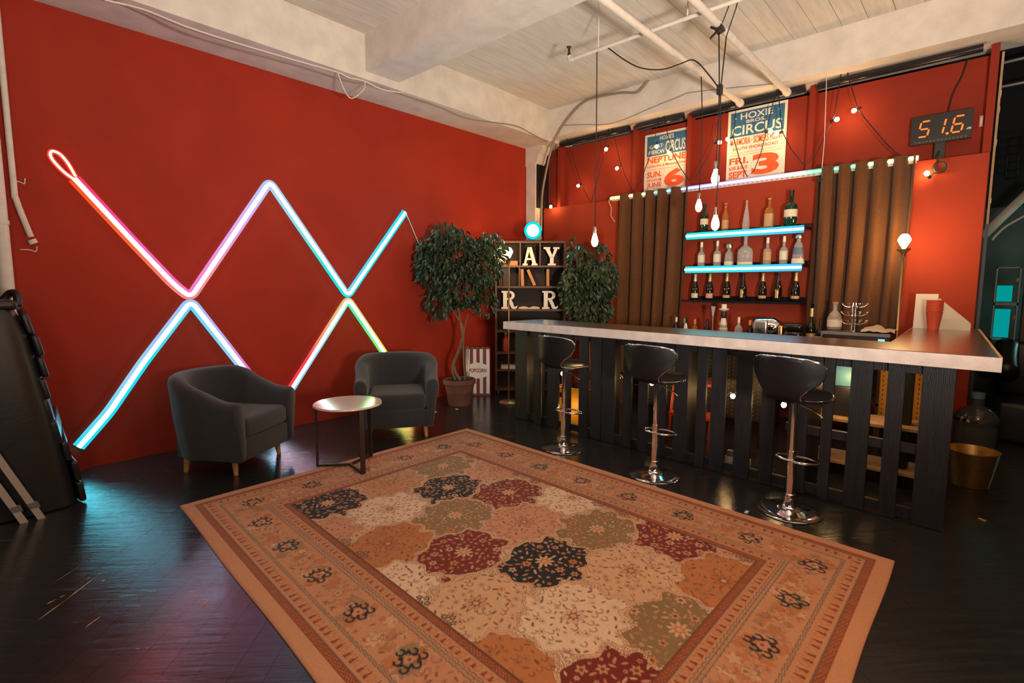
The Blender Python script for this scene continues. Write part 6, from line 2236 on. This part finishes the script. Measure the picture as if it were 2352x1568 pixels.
t = thing('wire_cage', 'dark wire grid hanging high in the far room', 'cage', (0, 0, 0))
g0 = [(0.100, 9.000, 3.362), (0.136, 9.000, 2.877)]
for k in range(6):
    MB().tube([(g0[0][0] + 0.1 * k, 9.0, g0[1][2]), (g0[0][0] + 0.1 * k, 9.0, g0[0][2])], 0.008, 6).build('bar', 'black', t, True)
    z = g0[1][2] + (g0[0][2] - g0[1][2]) * k / 5
    MB().tube([(g0[0][0], 9.0, z), (g0[0][0] + 0.5, 9.0, z)], 0.008, 6).build('bar', 'black', t, True)


# ------------------------------------------------------------------ pieces that belong to a part hang under that part
def nest(root_stem, pairs):
    for o in list(SC.objects):
        if o.parent is None and o.name.split('.')[0] == root_stem:
            kids = sorted(o.children, key=lambda c: c.name)
            for child, par in pairs:
                cs_ = [c for c in kids if c.name.split('.')[0] == child]
                ps_ = [c for c in kids if c.name.split('.')[0] == par and c.parent == o]
                if not ps_:
                    continue
                for i, c in enumerate(cs_):
                    c.parent = ps_[i] if len(ps_) == len(cs_) else ps_[0]


for stem_, pairs in {
    'spirit_bottle': [('label', 'glass'), ('lower_label', 'glass'), ('cap', 'glass'), ('stopper', 'glass')],
    'champagne_bottle': [('label', 'glass'), ('foil', 'glass')],
    'counter_bottle': [('label', 'glass'), ('cap', 'glass'), ('collar', 'glass'), ('cork', 'glass')],
    'ceramic_bottle': [('painted_scroll', 'glass')],
    'string_light': [('bulb', 'socket')], 'under_bar_string_light': [('bulb', 'socket')], 'coiled_string_light': [('bulb', 'socket')],
    'pendant_bulb': [('bulb', 'socket')], 'floor_lamp': [('bulb', 'cup')],
    'circus_poster': [('star', 'blue_panel'), ('lettering', 'sheet'), ('rule', 'sheet')],
    'led_display': [('segment', 'case'), ('decimal_point', 'case'), ('lettering', 'case'), ('scale_mark', 'case')],
    'popcorn_sign': [('lettering', 'oval')], 'flood_light': [('lens_rim', 'housing')],
    'bar_stool': [('chrome_trim', 'seat_shell')], 'bar_counter': [('edge_strip', 'edge_board')],
    'led_strip': [('led_chip', 'backing_tape')], 'juicer': [('display', 'display_bezel'), ('dial', 'display_bezel')],
    'receiver': [('display_light', 'case'), ('silver_edge', 'case'), ('silver_side', 'case')],
    'padded_bed': [('rail_clip', 'rail')], 'book': [('pages', 'cover')], 'wall_switch': [('toggle', 'plate')],
}.items():
    nest(stem_, pairs)
